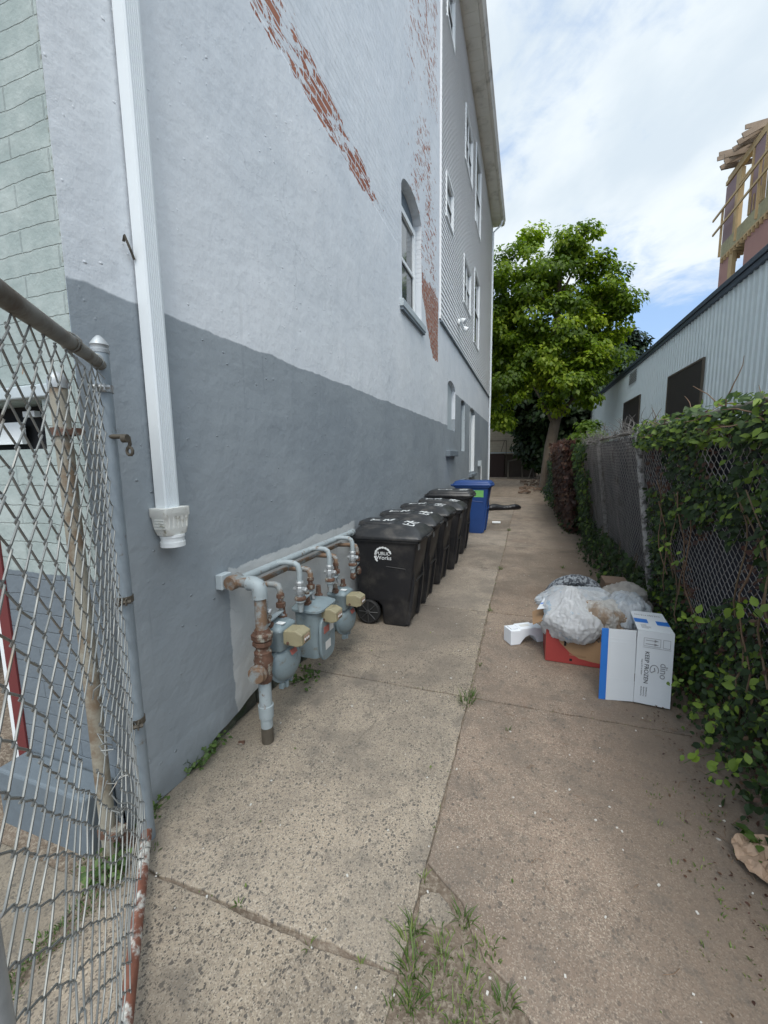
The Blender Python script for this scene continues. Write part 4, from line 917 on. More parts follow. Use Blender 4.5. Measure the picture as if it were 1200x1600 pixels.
# ================================================================ rubbish beside the fence
RB = empty('red_cardboard_box', (.5, 3.68, 0), 'brown and red cardboard box overflowing with bags of rubbish', 'cardboard box')
bx0, bx1, by0, by1, bh_ = .195, .80, 3.50, 3.86, .30
b = MB()
b.box(bx0, bx1, by0, by0+.006, .004, bh_); b.box(bx0, bx1, by1-.006, by1, .004, bh_); b.box(bx0, bx0+.006, by0+.006, by1-.006, .004, bh_); b.box(bx1-.006, bx1, by0+.006, by1-.006, .004, bh_); b.box(bx0+.006, bx1-.006, by0+.006, by1-.006, .004, .01)
b.xf(Matrix.Translation((bx0, by0, 0)) @ Matrix.Rotation(-.03, 4, 'Z') @ Matrix.Translation((-bx0, -by0, 0)))
bo = b.build('box_walls', M['card'], RB)
rp = [(bx0+.001, .006), (bx1-.01, .006), (bx1-.01, .03), (.55, .045), (.45, .06), (.38, .10), (.31, .17), (.27, .24), (.25, .298), (bx0+.001, .298)]
MB().prism([(x_, by0-.0015-.03*(x_-bx0), z_) for x_, z_ in rp], (0, -.001, 0)).build('red_print', M['card_red'], RB)
MB().box(bx0-.0025, bx0-.0008, by0+.01, by1-.02, .006, .298).build('red_end', M['card_red'], RB)
MB().box(.335, .352, by0-.0085, by0-.0065, .155, .225).build('hand_slot', M['void'], RB)
MB().box(.38, .40, by0-.0095, by0-.0075, .03, .05).build('hand_slot', M['void'], RB)
text_obj('print', 'ORANGES', .06, M['ink'], RB, frame((.56, by0-.013, .235), (1, -.03, 0), (0, 0, 1)))
text_obj('print', 'fresh produce', .022, M['card'], RB, frame((.44, by0-.0115, .085), (1, -.03, 0), (0, 0, 1)))
MB().obox((bx0-.045, 3.66, .335), (.06, 0, .035), (0, .15, 0), (.001, 0, -.003)).build('flap', M['card'], RB)

def blob(name, c, r, mat, label, cat, seed, amp=.25, freq=3.2, sub=5, squash=.0, group=None, knot=None, parent=None, fl=-9):
    bm = bmesh.new(); bmesh.ops.create_icosphere(bm, subdivisions=sub, radius=1.)
    for v in bm.verts:
        n = v.co.normalized(); q = n*freq + Vector((seed*7.3, seed*1.7, seed*3.1))
        az = math.atan2(n.y, n.x); d = amp*noise.noise(q*.5) + amp*.16*(1-2*abs(noise.noise(Vector((math.cos(az)*2.2, math.sin(az)*2.2, n.z*.9+seed))*1.6))) + amp*.13*(1-2.5*abs(noise.noise(Vector((math.cos(az)*6, math.sin(az)*6, n.z*1.5+seed))*1.7))) + amp*.10*(1-2*abs(noise.noise(q*2.6))); qw = q*3.0 + Vector((noise.noise(q*1.3), noise.noise(q*1.3+Vector((5, 0, 0))), noise.noise(q*1.3+Vector((0, 5, 0)))))*2.2; d += amp*.05*max(0, 1-4.5*abs(noise.noise(qw))) + amp*.025*max(0, 1-5*abs(noise.noise(qw*1.9+Vector((1, 2, 3)))))
        k = 1+d; pz = n.z
        if knot and pz > .55: 
            t = (pz-.55)/.45; k *= 1 + t*t*knot; n2 = Vector((n.x*(1-.6*t), n.y*(1-.6*t), n.z)); v.co = n2*k
        else: v.co = n*k
        v.co = Vector((v.co.x*r[0], v.co.y*r[1], max(v.co.z*r[2], fl-c[2])))
    me = bpy.data.meshes.new(name); bm.to_mesh(me); bm.free(); me.materials.append(mat); me.shade_smooth()
    o = bpy.data.objects.new(name, me); COL.objects.link(o); o.location = c
    if parent: o.parent = parent; o.location = Vector(c)-rootloc(parent)
    else: tag(o, label, cat, group)
    return o
PG = 'bags heaped on the cardboard box'
blob('plastic_bag', (.385, 3.56, .365), (.21, .17, .165), M['bag_white'], 'bulging white plastic bag with blue print, hanging over the red box front', 'plastic bag', 3, .38, 2.2, 6, group=PG, knot=.3)
blob('plastic_bag', (.63, 3.58, .39), (.20, .16, .14), M['bag_brown'], 'translucent plastic bag full of brown paper, behind the white carton flap', 'plastic bag', 9, .36, 2.5, 6, group=PG)
blob('plastic_bag', (.47, 3.82, .42), (.28, .15, .12), M['bag_grey'], 'pale bluish plastic bag at the back of the red box', 'plastic bag', 5, .42, 2.6, 6, group=PG)
blob('plastic_bag', (.82, 3.68, .40), (.15, .20, .15), M['bag_grey'], 'clear crumpled plastic bag between the brown-filled bag and the white carton', 'plastic bag', 15, .42, 2.8, 6, group=PG)
blob('crumpled_paper', (.84, 3.95, .46), (.17, .14, .12), M['bag_cream'], 'crumpled cream paper sheet on top of the heap, nearest to the fence', 'paper', 21, .5, 2.6, 5)
blob('crumpled_cardboard', (.265, 3.59, .30), (.08, .09, .09), M['card'], 'crushed brown cardboard piece in the left corner of the red box', 'cardboard', 25, .5, 2.2, 4)
t = MB(); t.tube([(.22, 3.92, .40), (.26, 3.95, .50), (.36, 3.98, .565), (.48, 3.98, .58), (.60, 3.97, .55), (.66, 3.95, .46)], [.05, .058, .06, .058, .055, .045], 14)
for i, p in enumerate(t.v): t.v[i] = tuple(Vector(p) + .014*Vector((fbm(*[q*14 for q in p]), fbm(p[1]*14, p[0]*14, 4), fbm(p[2]*14, p[0]*14, 9))))
tag(t.build('patterned_cloth', M['grey_towel'], smooth=True, subsurf=1), 'rolled grey and black patterned cloth lying behind the plastic bags', 'cloth')
MB().obox((.235, 3.64, .46), (.085, -.03, .03), (.03, .09, .02), (0, 0, .002)).build('t', M['box_white'])
o = bpy.data.objects['t']; o.name = 'paper_envelope'; tag(o, 'white paper envelope with purple line sticking out of the red box left side', 'envelope')
o2 = MB().obox((.235, 3.64, .4635), (.083, -.029, .029), (.003, .008, .002), (0, 0, .0012)).build('printed_line', M['box_blue'], o)
o = blob('cardboard_scrap', (.515, 3.57, .485), (.05, .045, .04), M['card'], 'small brown scrap poking between the white and the brown-filled bags', 'cardboard', 8, .4, 2.5, 3)
o = blob('blue_wrapper', (.43, 3.68, .50), (.05, .03, .02), M['box_blue'], 'small bright blue wrapper on top of the bags', 'wrapper', 6, .5, 3, 3)
cb = MB(); cb.box(.74, .95, 4.25, 4.50, .004, .50); o = cb.build('weathered_box', M['card_dark'], bevel=.004); tag(o, 'weathered brown cardboard box against the fence behind the rubbish heap', 'cardboard box')
MB().box(.76, .93, 4.245, 4.2485, .40, .47).build('torn_flap', M['card'], o)

# white freezer carton
WB = empty('white_carton', (.84, 3.2, 0), 'tall white frozen food carton with blue stripes and an open side flap', 'cardboard box')
b = MB(); x0, x1, yA, yB, H_ = .745, .955, 3.04, 3.50, .52
Rz = Matrix.Translation((x0, yA, 0)) @ Matrix.Rotation(R(-6), 4, 'Z') @ Matrix.Rotation(R(-3), 4, 'X') @ Matrix.Translation((-x0, -yA, 0))
t_ = .005
b.box(x0, x1, yA, yA+t_, .012, H_); b.box(x0, x1, yB-t_, yB, .012, H_); b.box(x1-t_, x1, yA+t_, yB-t_, .012, H_); b.box(x0, x1-t_, yA+t_, yB-t_, .012, .017); b.box(x0, x1, yA, yB, H_+.0005, H_+t_)
b.xf(Rz); wb = b.build('carton_walls', M['box_white'], WB)
s_ = MB(); s_.box(x0+.002, x0+.085, yA+.17, yA+.26, H_+t_+.0006, H_+t_+.0014); s_.box(x0+.135, x1-.001, yA+.15, yA+.24, H_+t_+.0006, H_+t_+.0014); s_.xf(Rz); s_.build('blue_stripe', M['box_blue'], WB)
s_ = MB()
for i in range(12):
    xx = x0+.02+.014*i; q = random.uniform(.006, .02); s_.box(xx, xx+.004, yA+.36-q, yA+.36+q, H_+t_+.0006, H_+t_+.0014)
    if i % 3 == 0: s_.box(xx, xx+.03, yA+.36, yA+.364, H_+t_+.0007, H_+t_+.0013)
for i in range(5): s_.box(x0+.03, x0+.03+random.uniform(.03, .06), yA+.05+.018*i, yA+.054+.018*i, H_+t_+.0006, H_+t_+.0014)
s_.xf(Rz); s_.build('printed_lines', M['ink_soft'], WB)
Ff = Matrix.Translation((x0, yA, 0)) @ Matrix.Rotation(R(2), 4, 'Z') @ Matrix.Rotation(R(-3), 4, 'X') @ Matrix.Translation((-x0, -yA, 0))
b = MB(); fx0 = x0-.215
b.prism([(fx0, yA, -.004), (x0-.002, yA, .012), (x0-.002, yA, H_-.005), (fx0+.002, yA, H_-.012)], (0, .005, 0))
for zz in (.16, .42, .445): b.box(fx0+.05, x0-.01, yA-.0015, yA+.0, zz, zz+.003)
b.xf(Ff); b.build('side_flap', M['box_white'], WB)
b = MB(); b.prism([(fx0-.001, yA-.002, -.005), (fx0+.042, yA-.002, -.001), (fx0+.044, yA-.002, H_-.009), (fx0+.001, yA-.002, H_-.011)], (0, .0085, 0)); b.xf(Ff); b.build('blue_edge', M['box_blue'], WB)
def tF(x_, z_, rot=True):
    ex = Vector((0, 0, -1)); ey = Vector((1, 0, 0)); Mx = frame((x_, yA-.0012, z_), ex, ey)
    return Rz @ Mx
text_obj('printed_name', 'dino', .062, M['ink_soft'], WB, tF(x0+.16, .26))
text_obj('printed_text', 'KEEP FROZEN', .036, M['ink'], WB, tF(x0+.062, .27))
text_obj('printed_text', 'keep at 0 F or below', .013, M['ink_soft'], WB, tF(x0+.036, .27))
for i in range(3): text_obj('printed_text', 'distributed by', .012, M['ink_soft'], WB, tF(x0+.055-.015*i+.015, .10))
lg = MB(); pts = [(x0+.108+.03*math.sin(a)*.8, yA-.0015, .26+.035*math.cos(a)) for a in [R(-120+i*15) for i in range(17)]]
for p, q in zip(pts, pts[1:]): lg.beam(p, q, .005, .001, (0, 1, 0))
lg.tube([(x0+.09, yA-.0015, .24), (x0+.112, yA-.0015, .255), (x0+.108, yA-.0015, .275)], .003, 4)
for (a, c, e, d) in ((.04, .42, .135, .42), (.04, .475, .135, .475), (.04, .42, .04, .475), (.135, .42, .135, .475), (.15, .42, .19, .42), (.15, .475, .19, .475), (.15, .42, .15, .475), (.19, .42, .19, .475), (.035, .41, .195, .41)):
    lg.beam((x0+a, yA-.0015, c), (x0+e, yA-.0015, d), .002, .001, (0, 1, 0))
for zc in (.435, .46):
    lg.beam((x0+.05, yA-.0016, zc), (x0+.105, yA-.0016, zc), .004, .001, (0, 1, 0)); lg.prism([(x0+.10, yA-.0016, zc-.009), (x0+.10, yA-.0016, zc+.009), (x0+.125, yA-.0016, zc)], (0, -.0008, 0))
lg.xf(Rz); lg.build('printed_symbols', M['ink_soft'], WB)

# styrofoam
sp_ = [(0, 0), (.095, 0), (.12, .035), (.15, .065), (.185, .078), (.22, .07), (.25, .045), (.27, .0), (.33, 0), (.33, .135), (.26, .135), (.255, .148), (.10, .148), (.09, .135), (0, .14)]
a0 = Vector((-.085, 3.69, .003)); dr_ = Vector((.27, .17, 0)).normalized(); wd_ = Vector((-dr_.y, dr_.x, 0))*.13
f = MB(); f.prism([tuple(a0+dr_*q[0]+Vector((0, 0, q[1]))) for q in sp_], wd_)
fo = f.build('styrofoam_block', M['foam'], bevel=.006); tag(fo, 'white moulded styrofoam packing block with arched cut-out', 'packing foam')
c = a0 + dr_*.17 + wd_*.5 + Vector((0, 0, .1485)); MB().obox(c, dr_*.045, wd_*.16, (0, 0, .002)).build('slot', M['paper_label'], fo, bevel=.001)
c = a0 + dr_*.05 + wd_*.5 + Vector((0, 0, .144)); MB().obox(c, dr_*.035, wd_*.3, (0, 0, .006)).build('raised_pad', M['foam'], fo, bevel=.004)

# flattened paper bag, far black film, small cap
pb = MB(); pc = (.985, 1.90); nn = 14
ring = [(-.14, .02), (-.11, .11), (-.02, .16), (.10, .15), (.17, .08), (.16, -.06), (.04, -.12), (-.07, -.13), (-.12, -.06)]
for i in range(nn+1):
    for j in range(nn+1):
        u_, v_ = -1+2*i/nn, -1+2*j/nn; a = math.atan2(v_, u_); rr_ = max(abs(u_), abs(v_))
        an = [math.atan2(q[1], q[0]) for q in ring]; rad = [math.hypot(*q) for q in ring]; k_ = sorted(zip(an, rad)); rd2 = np.interp(a, [k_[-1][0]-2*math.pi]+[q[0] for q in k_]+[k_[0][0]+2*math.pi], [k_[-1][1]]+[q[1] for q in k_]+[k_[0][1]])
        X_ = pc[0]+.8*rr_*rd2*math.cos(a); Y_ = pc[1]+.8*rr_*rd2*math.sin(a); pb.v.append((X_, Y_, .03+.05*abs(noise.noise(Vector((X_*14, Y_*11, 2))))+.03*(X_-.85)*2+.02*noise.noise(Vector((X_*30, Y_*30, 0)))))
pb.f = [(j*(nn+1)+i, (j+1)*(nn+1)+i, (j+1)*(nn+1)+i+1, j*(nn+1)+i+1) for j in range(nn) for i in range(nn)]
o = pb.build('paper_bag', M['kraft']); tag(o, 'crumpled brown paper bag lying on the ground under the ivy', 'paper bag'); sm_ = o.modifiers.new('solid', 'SOLIDIFY'); sm_.thickness = .0015
t = MB(); t.tube([(-1.15, 13.3, .07), (-.95, 13.5, .09), (-.75, 13.6, .06), (-.5, 13.7, .07), (-.3, 13.8, .10), (-.12, 13.9, .05)], [.10, .14, .10, .09, .13, .04], 12)
for i, p in enumerate(t.v): t.v[i] = (p[0]+.05*fbm(p[0]*8, p[2]*9), p[1]+.04*fbm(p[1]*8, 2), max(.004, p[2]+.05*fbm(p[0]*9, p[1]*9, 5)))
tag(t.build('plastic_film', M['black_bag'], smooth=True, subsurf=1), 'crumpled black plastic film lying on the far paving beyond the blue bin', 'plastic film')
tag(MB().tube([(-.78, 10.6, .05), (-.58, 10.62, .05)], .03, 10).build('paper_cup', M['white_vinyl']), 'small white paper cup on its side beyond the blue bin', 'cup')

# ================================================================ open gate with chain link
def chain(mb, o, ud, width, z0, z1, cell=.072, r=.002, n=5, off=None, skip=None, ztop=None, rnd=True):
    ud = Vector(ud).normalized(); o = Vector(o); nrm = ud.cross(Vector((0, 0, 1))).normalized(); a = cell/2
    for i in range(int(width/a)):
        K = int((z1-z0)/a)+1; run = []
        def flush():
            if len(run) > 1: mb.tube(run[:], r, n, cap=False)
            run.clear()
        for k in range(K):
            side = (i+k) % 2; s = i*a + (a+ r*1.0 if side else -r*1.0); z = z0 + k*a
            if ztop and z > ztop(s): flush(); break
            if skip and skip(s, z): flush(); continue
            dd = r*1.1*(1 if side else -1)
            for e in ((-.09, .09) if rnd else (0,)):
                z_ = z + e*a; s_ = s - (.04*a if side else -.04*a)*(1 if e else 0)
                p = o + ud*s_ + Vector((0, 0, z_)) + nrm*dd*(1 if e < 0 else -1)
                if off: p += off(s_, z_)
                run.append(p)
        flush()
GD = Vector((.70, -.714, 0)).normalized(); G0 = Vector((-1.58, 1.21, 0)); GN = GD.cross(Vector((0, 0, 1)))
GT = empty('chain_link_gate', (-1.58, 1.21, 0), 'open chain link gate with pointed post cap and rusty bottom rail, nearest to the camera', 'gate')
def gp(s, z, o=0.): return G0 + GD*s + Vector((0, 0, z)) + GN*o
t = MB(); t.lathe(gp(0, 0), (0,0,1), [(0, .030), (2.13, .030)], 20); t.build('gate_post', M['galv_paint'], GT, smooth=True)
MB().lathe(gp(0, 2.12), (0,0,1), [(0, .032), (.014, .033), (.016, .0305), (.028, .031), (.030, .033), (.036, .031), (.052, .020), (.064, .009), (.068, .001)], 20).build('post_cap', M['galv'], GT, smooth=True)
rail = [gp(-.01, 2.075), gp(.25, 2.06), gp(.6, 2.03), gp(.97, 2.0), gp(1.3, 1.98)]
MB().tube(rail, .021, 14).build('top_rail', M['top_rail'], GT, smooth=True)
MB().tube([gp(.02, .05), gp(.4, .045), gp(.9, .055), gp(1.3, .06)], .021, 14).build('bottom_rail', M['rustrail'], GT, smooth=True)
MB().tube([gp(1.345, .05), gp(1.345, 1.98)], .021, 12).build('end_tube', M['galv'], GT, smooth=True)
cm = MB()
def goff(s, z):
    b_ = .028*fbm(s*2.3, z*1.8, 1.); sag = -.02*math.exp(-((s-.35)/.3)**2-((z-1.0)/.5)**2)
    return GN*(.004+b_*min(1,(1.25-z)*.8+.3 if z<1.6 else .3)) + Vector((0, 0, .022*fbm(s*3.4, z*3, 7)+sag*1.4)) + GD*(.020*fbm(s*3.4, z*2.8, 4))
holes = lambda s, z: (((s-.62)/.10)**2+((z-.98)/.13)**2 < 1) or (((s-.45)/.07)**2+((z-.72)/.10)**2 < 1)
chain(cm, gp(.045, 0), GD, 1.25, .03, 2.08, .094, .0023, 6, goff, holes, ztop=lambda s: 2.065-.065*s)
cm.build('chain_link_mesh', M['wire'], GT, smooth=True, fix=False)
lw = MB()
for i in range(9):
    s = random.uniform(.38, .7); z = random.choice([random.uniform(.62, .85), random.uniform(.85, 1.15)]); p = gp(s, z, -.02); pts = [p]
    for k in range(4): p = p + GD*random.uniform(-.03, .03) + Vector((0, 0, random.uniform(-.035, .02))) + GN*random.uniform(-.03, .03); pts.append(p)
    lw.tube(pts, .002, 5)
lw.build('broken_wire', M['wire'], GT, smooth=True)
tb = MB(); tb.tube([gp(.06, .07, .02), gp(.06, 1.0, .022), gp(.055, 1.98, .02)], .004, 5); tb.build('tension_bar', M['galv'], GT)
for z, s_ in ((1.985, 1), (1.13, 1), (.58, 1)):
    b = MB(); b.lathe(gp(0, z-.014), (0,0,1), [(0, .034), (.028, .034)], 16)
    for q in (-1, 1): b.obox(gp(.045, z, q*.012), GD*.022, GN*.0025, (0, 0, .013))
    b.lathe(gp(.055, z, -.03), GN, [(0, .008), (.055, .008)], 6); b.build('clamp', M['dark_rust'] if z < 1.5 else M['galv'], GT, smooth=False)
for i, (s, z) in enumerate(((.10, 2.07), (.45, 2.045), (.5, 2.04), (.14, .05))):
    c = gp(s, z); pts = [c + .0245*(math.cos(a)*GN + math.sin(a)*Vector((0, 0, 1))) + GD*(.012*math.sin(a*.5+i)) for a in [i_*.55 for i_ in range(12)]] + [gp(s-.02, z-.06 if z > 1 else z+.06, -.02)]
    MB().tube(pts, .0022, 5).build('wire_tie', M['wire'], GT, smooth=True)
w_ = MB(); w_.tube([gp(.03, .30, .02), gp(-.03, .30, .04), gp(-.055, .33, .0), gp(-.05, .36, -.02), gp(-.03, .34, -.03)], .005, 6); w_.build('hook_wire', M['galv'], GT, smooth=True)
lt = MB(); q0 = Vector((-1.56, 1.20, 1.80)); lt.tube([q0+Vector((-.05, -.02, 0)), q0, q0+Vector((.055, .03, .0))], .009, 8); lt.lathe(q0+Vector((.05, .015, -.008)), (1, .3, 0), [(0, .017), (.02, .017)], 10)
lt.tube([q0+Vector((.058, .035, 0)), q0+Vector((.062, .035, -.03)), q0+Vector((.055, .032, -.045))], .007, 6)
lt.tube([q0+Vector((.06, .033, -.058))+.016*Vector((math.cos(a), 0, math.sin(a))) for a in [R(90+i*40) for i in range(10)]], .006, 6)
lt.build('fork_latch', M['dark_rust'], GT, smooth=True)

LP = empty('fence_post', (-1.655, 1.09, 0), 'flaking beige and rust latch post with domed cap, standing behind the chain link gate', 'post')
MB().lathe((-1.655, 1.09, -.02), (0,0,1), [(0, .029), (2.0, .029)], 18).build('tube', M['beige_post'], LP, smooth=True)
MB().lathe((-1.655, 1.09, 1.975), (0,0,1), [(0, .032), (.02, .033), (.035, .031), (.05, .024), (.06, .010), (.062, .001)], 18).build('domed_cap', M['galv'], LP, smooth=True)
for z in (1.80, .12):
    b = MB(); b.lathe((-1.655, 1.09, z), (0,0,1), [(0, .039), (.03, .039)], 12); b.box(-1.63, -1.585, 1.06, 1.12, z+.002, z+.028); b.lathe((-1.60, 1.05, z+.015), (0, 1, 0), [(0, .009), (.08, .009)], 6); b.build('hinge_clamp', M['rust'], LP)
# ================================================================ fence along the right side
def fx(z): return 1.27 - .135*z
FH = 1.93
def fence(name, y0, y1, label, screen, posts, group=None, h=FH, meshc=.072, skip=None, rail=True, lean=True):
    f_ = fx if lean else (lambda z: 1.06)
    root = empty(name, (f_(0), (y0+y1)/2, 0), label, 'fence', group)
    cm = MB(); chain(cm, (0, y0, 0), (0, 1, 0), y1-y0, .05, h, meshc, .0021, 4, lambda s, z: Vector((f_(z)+.02*fbm(s*1.2, z*1.5, y0), 0, .01*fbm(s*2, z*2, 5))), skip)
    cm.build('chain_link_mesh', M['fence_wire'], root, fix=False)
    for y in posts: MB().tube([(f_(0)+.045, y, -.05), (f_(1)+.045, y, 1), (f_(h)+.045, y, h+.02)] if y != posts[0] or name != 'chain_link_fence' else [(f_(0)+.0-.03, y, -.05), (f_(1)-.028, y, 1), (f_(h)-.024, y, h+.02)], .032, 12).build('post', M['post_white'], root, smooth=True)
    if rail: MB().tube([(f_(h), y0, h), (f_(h), (y0+y1)/2, h-.005), (f_(h), y1, h)], .02, 10).build('top_rail', M['top_rail'], root, smooth=True)
    if screen:
        sc = MB(); ny = int((y1-y0)/.2); nz = 10
        for j in range(nz+1):
            z = .02 + (h-.06)*j/nz
            for i in range(ny+1): y = y0+(y1-y0)*i/ny; sc.v.append((f_(z)+.075+.02*fbm(y*2, z*3, 2.), y, z))
        sc.f = [(j*(ny+1)+i, j*(ny+1)+i+1, (j+1)*(ny+1)+i+1, (j+1)*(ny+1)+i) for j in range(nz) for i in range(ny)]
        so_ = sc.build('privacy_screen', M[screen], root); so_.modifiers.new('solid', 'SOLIDIFY').thickness = .004
    return root
M['post_white'] = simple('lichen_post', (.36, .35, .34), .8, .1, .4, 20, .5, dirt=(.09, .085, .08), dscale=16, dlo=.45, dhi=.6)
fence('chain_link_fence', .9, 9.9, 'leaning chain link fence with dark navy screen, half covered in ivy along the right side', 'navy', [4.52, 1.8, 7.3, 9.8])
fence('chain_link_fence', 9.95, 14.3, 'middle stretch of chain link fence smothered by dead reddish brown vines', 'navy', [12.1, 14.2])
fence('chain_link_fence', 14.4, 22, 'farthest stretch of chain link fence with dull green slats, near the tree trunk', 'green_screen', [14.5, 18, 21.9], h=1.85, lean=False)

def hue_ar(n, k, lo=0., hi=1., p=1.): return np.repeat(lo+(hi-lo)*rng.random(n)**p, k)
def leafcloud(name, P, size, N, T, mat, parent, fine=True, hue=None):
    V, F, k = leaves(P, size, N, T, fine); h = np.repeat(hue if hue is not None else rng.random(len(P)), k)
    return npmesh(name, V, F, mat, parent, h)
def nz(a, b, c=0., s=1., o=3): return np.array([noise.fractal(Vector((x_*s, y_*s, c)), 1., 2., o) for x_, y_ in zip(a, b)])
def vine(name, label, y0, y1, z0, z1, n, thr, mat, size, seed, stems=14, hue=(0, 1, 1.6), depth=(.01, .13), low=0., smat='stem', group='vines on the fence', fine=True, top=0., lean=True, dens=None):
    f_ = (lambda z: 1.27-.135*z) if lean else (lambda z: 1.06 + 0*z)
    root = empty(name, (f_(0), (y0+y1)/2, 0), label, 'vine', group)
    y = y0+(y1-y0)*rng.random(n*3); z = z0+(z1-z0)*rng.random(n*3)
    m_ = nz(y, z, seed, 1.6, 4) + (.0 if dens is None else dens(y, z)) + .55*np.clip((.35-z)/.35, 0, 1)*(1 if low else 0) + top*np.clip((z-(z1-.25))/.25, 0, 1)
    ok = (m_ > thr); y = y[ok][:n]; z = z[ok][:n]; n = len(y)
    x = f_(z) - depth[0] - (depth[1]-depth[0])*rng.random(n) - low*np.clip((.45-z)/.45, 0, 1)**1.2*rng.random(n)
    P = np.stack([x, y, z], 1); N = np.stack([-1.0+.3*rng.standard_normal(n), -.45+.5*rng.standard_normal(n), .55+.45*rng.standard_normal(n)], 1)
    T = np.stack([-.3+.5*rng.standard_normal(n), .7*rng.standard_normal(n), -.6+.5*rng.standard_normal(n)], 1)
    h = hue[0]+(hue[1]-hue[0])*rng.random(n)**hue[2]
    leafcloud('leaves', P, size*(.45+.9*rng.random(n)), N, T, mat, root, fine, h)
    st_ = MB()
    for i in range(stems):
        yy_ = random.uniform(y0, y1); pts = []; z_ = .0 if random.random() < .7 else random.uniform(.2, .9); L = random.uniform(.8, 2.2); k = 0; xx_ = -.02-random.random()*.05
        while z_ < min(z1+.08, L): pts.append((float(f_(z_))+xx_+.02*math.sin(k), yy_, z_)); z_ += .09; yy_ += .05*fbm(i*3.3, k*.4, seed)*2; k += 1
        if len(pts) > 2: MB().tube(pts, [.005*(1-.6*j/len(pts))+.0012 for j in range(len(pts))], 5).build('stem', M[smat], root, smooth=True, fix=False)
    return root
gapfn = lambda y, z: -.62*np.exp(-((y-3.05)/.42)**2-((z-1.0)/.45)**2) - .5*np.exp(-((y-3.9)/.4)**2-((z-1.35)/.6)**2) + .35*np.clip((2.5-y)/.5, 0, 1) + .15
vine('ivy', 'thick green ivy climbing the near end of the fence beside the white carton', .95, 4.35, .0, 1.93, 11500, -.06, M['leaf_ivy'], .044, 2.2, stems=7, depth=(-.03, .06), low=.28, top=.4, hue=(0, 1, 2.0), dens=gapfn)
vine('ivy', 'narrow column of green ivy leaves beside the dead brown vines', 8.1, 9.6, .0, 1.95, 1700, -.25, M['leaf_ivy'], .085, 5.1, stems=8, hue=(.1, .9, 1.4), fine=False)
vine('ivy', 'sparse low ivy along the foot of the fence between post and middle column', 4.3, 8.3, .0, .55, 1500, -.15, M['leaf_ivy'], .07, 7.7, stems=5, hue=(0, .8, 2), low=.30, fine=False)
vine('dead_vine', 'mass of dead reddish brown vine hanging over the middle of the fence', 9.7, 14.3, .0, 2.06, 9000, -1.0, M['leaf_dead'], .11, 3.3, stems=26, hue=(0, 1, 1.6), depth=(.0, .30), smat='stem', fine=False, low=.15)
vine('ivy', 'low green weeds at the foot of the brown vines', 9.6, 15.5, .0, .6, 2200, -.5, M['leaf_ivy'], .09, 8.3, stems=0, hue=(0, .7, 2), low=.42, fine=False)
vine('ivy', 'light green creeper at the foot of the farthest fence', 14.5, 21.5, .0, 1.5, 1500, .0, M['leaf_ivy'], .10, 12.3, stems=0, hue=(0, .7, 1.5), low=.3, fine=False, lean=False)
vine('dead_vine', 'thin layer of dry brown leaves and tendrils tangled in the near fence mesh', 1.0, 4.4, .0, 1.93, 2600, -.15, M['leaf_dead'], .035, 21.1, stems=0, hue=(.2, 1, 1), depth=(-.03, .03), low=.2, top=.4)
# dead twigs and yellow-green shoots along the top
tw = empty('dead_vine', (fx(FH), 5.5, 1.9), 'tangle of grey dead twigs along the top rail beyond the post', 'vine', 'vines on the fence')
tm = MB()
for i in range(190):
    y = random.uniform(4.2, 8.6); p = Vector((fx(FH)+random.uniform(-.05, .08), y, FH+random.uniform(-.08, .03))); pts = [p]; d = Vector((random.uniform(-.4, .4), random.uniform(-1, 1), random.uniform(.1, .9))).normalized()
    for k in range(5): d = (d+Vector((random.uniform(-.5, .5), random.uniform(-.5, .5), random.uniform(-.5, .35)))).normalized(); p = p+d*random.uniform(.03, .06); pts.append(p)
    tm.tube(pts, [.004, .0035, .003, .0025, .002, .0012], 4)
tm.build('twigs', M['stem_grey'], tw, fix=False)
tw = empty('ivy', (fx(FH), 2.9, 1.9), 'yellow-green ivy shoots and bare tan canes on top of the near fence', 'vine', 'vines on the fence')
n = 1700; y = 1.0+3.45*rng.random(n); z = 1.76+.22*rng.random(n)**1.5; x = fx(z)-.03+.13*(rng.random(n)-.5)
leafcloud('leaves', np.stack([x, y, z], 1), .046*(.5+.8*rng.random(n)), np.stack([-.5+.6*rng.standard_normal(n), -.4+.5*rng.standard_normal(n), .8+.4*rng.standard_normal(n)], 1), rng.standard_normal((n, 3)), M['leaf_ivy'], tw, True, .25+.75*rng.random(n))
tm = MB()
for i in range(26):
    y = random.uniform(1.6, 4.4); p = Vector((fx(FH)+random.uniform(-.08, .08), y, FH+random.uniform(-.1, .05))); pts = [p]; d = Vector((random.uniform(-.6, .2), random.uniform(-1, 1), random.uniform(-.2, 1))).normalized(); L = random.uniform(.02, .045)
    for k in range(6): d = (d+Vector((random.uniform(-.3, .3), random.uniform(-.3, .3), random.uniform(-.35, .25)))).normalized(); p = p+d*L; pts.append(p)
    MB().tube(pts, [.0045, .004, .0035, .003, .0025, .002, .0012], 5).build('cane', M['twig'], tw)
for i in range(6):   # long tan canes hanging down the face
    y = random.uniform(1.9, 4.2); z = random.uniform(1.2, 1.95); pts = []
    for k in range(8): pts.append((fx(z)-.07-.02*math.sin(k+i), y+.03*math.sin(k*.9+i), z)); z -= .11; y += random.uniform(-.03, .05)
    MB().tube(pts, .0045, 5).build('cane', M['twig'], tw)
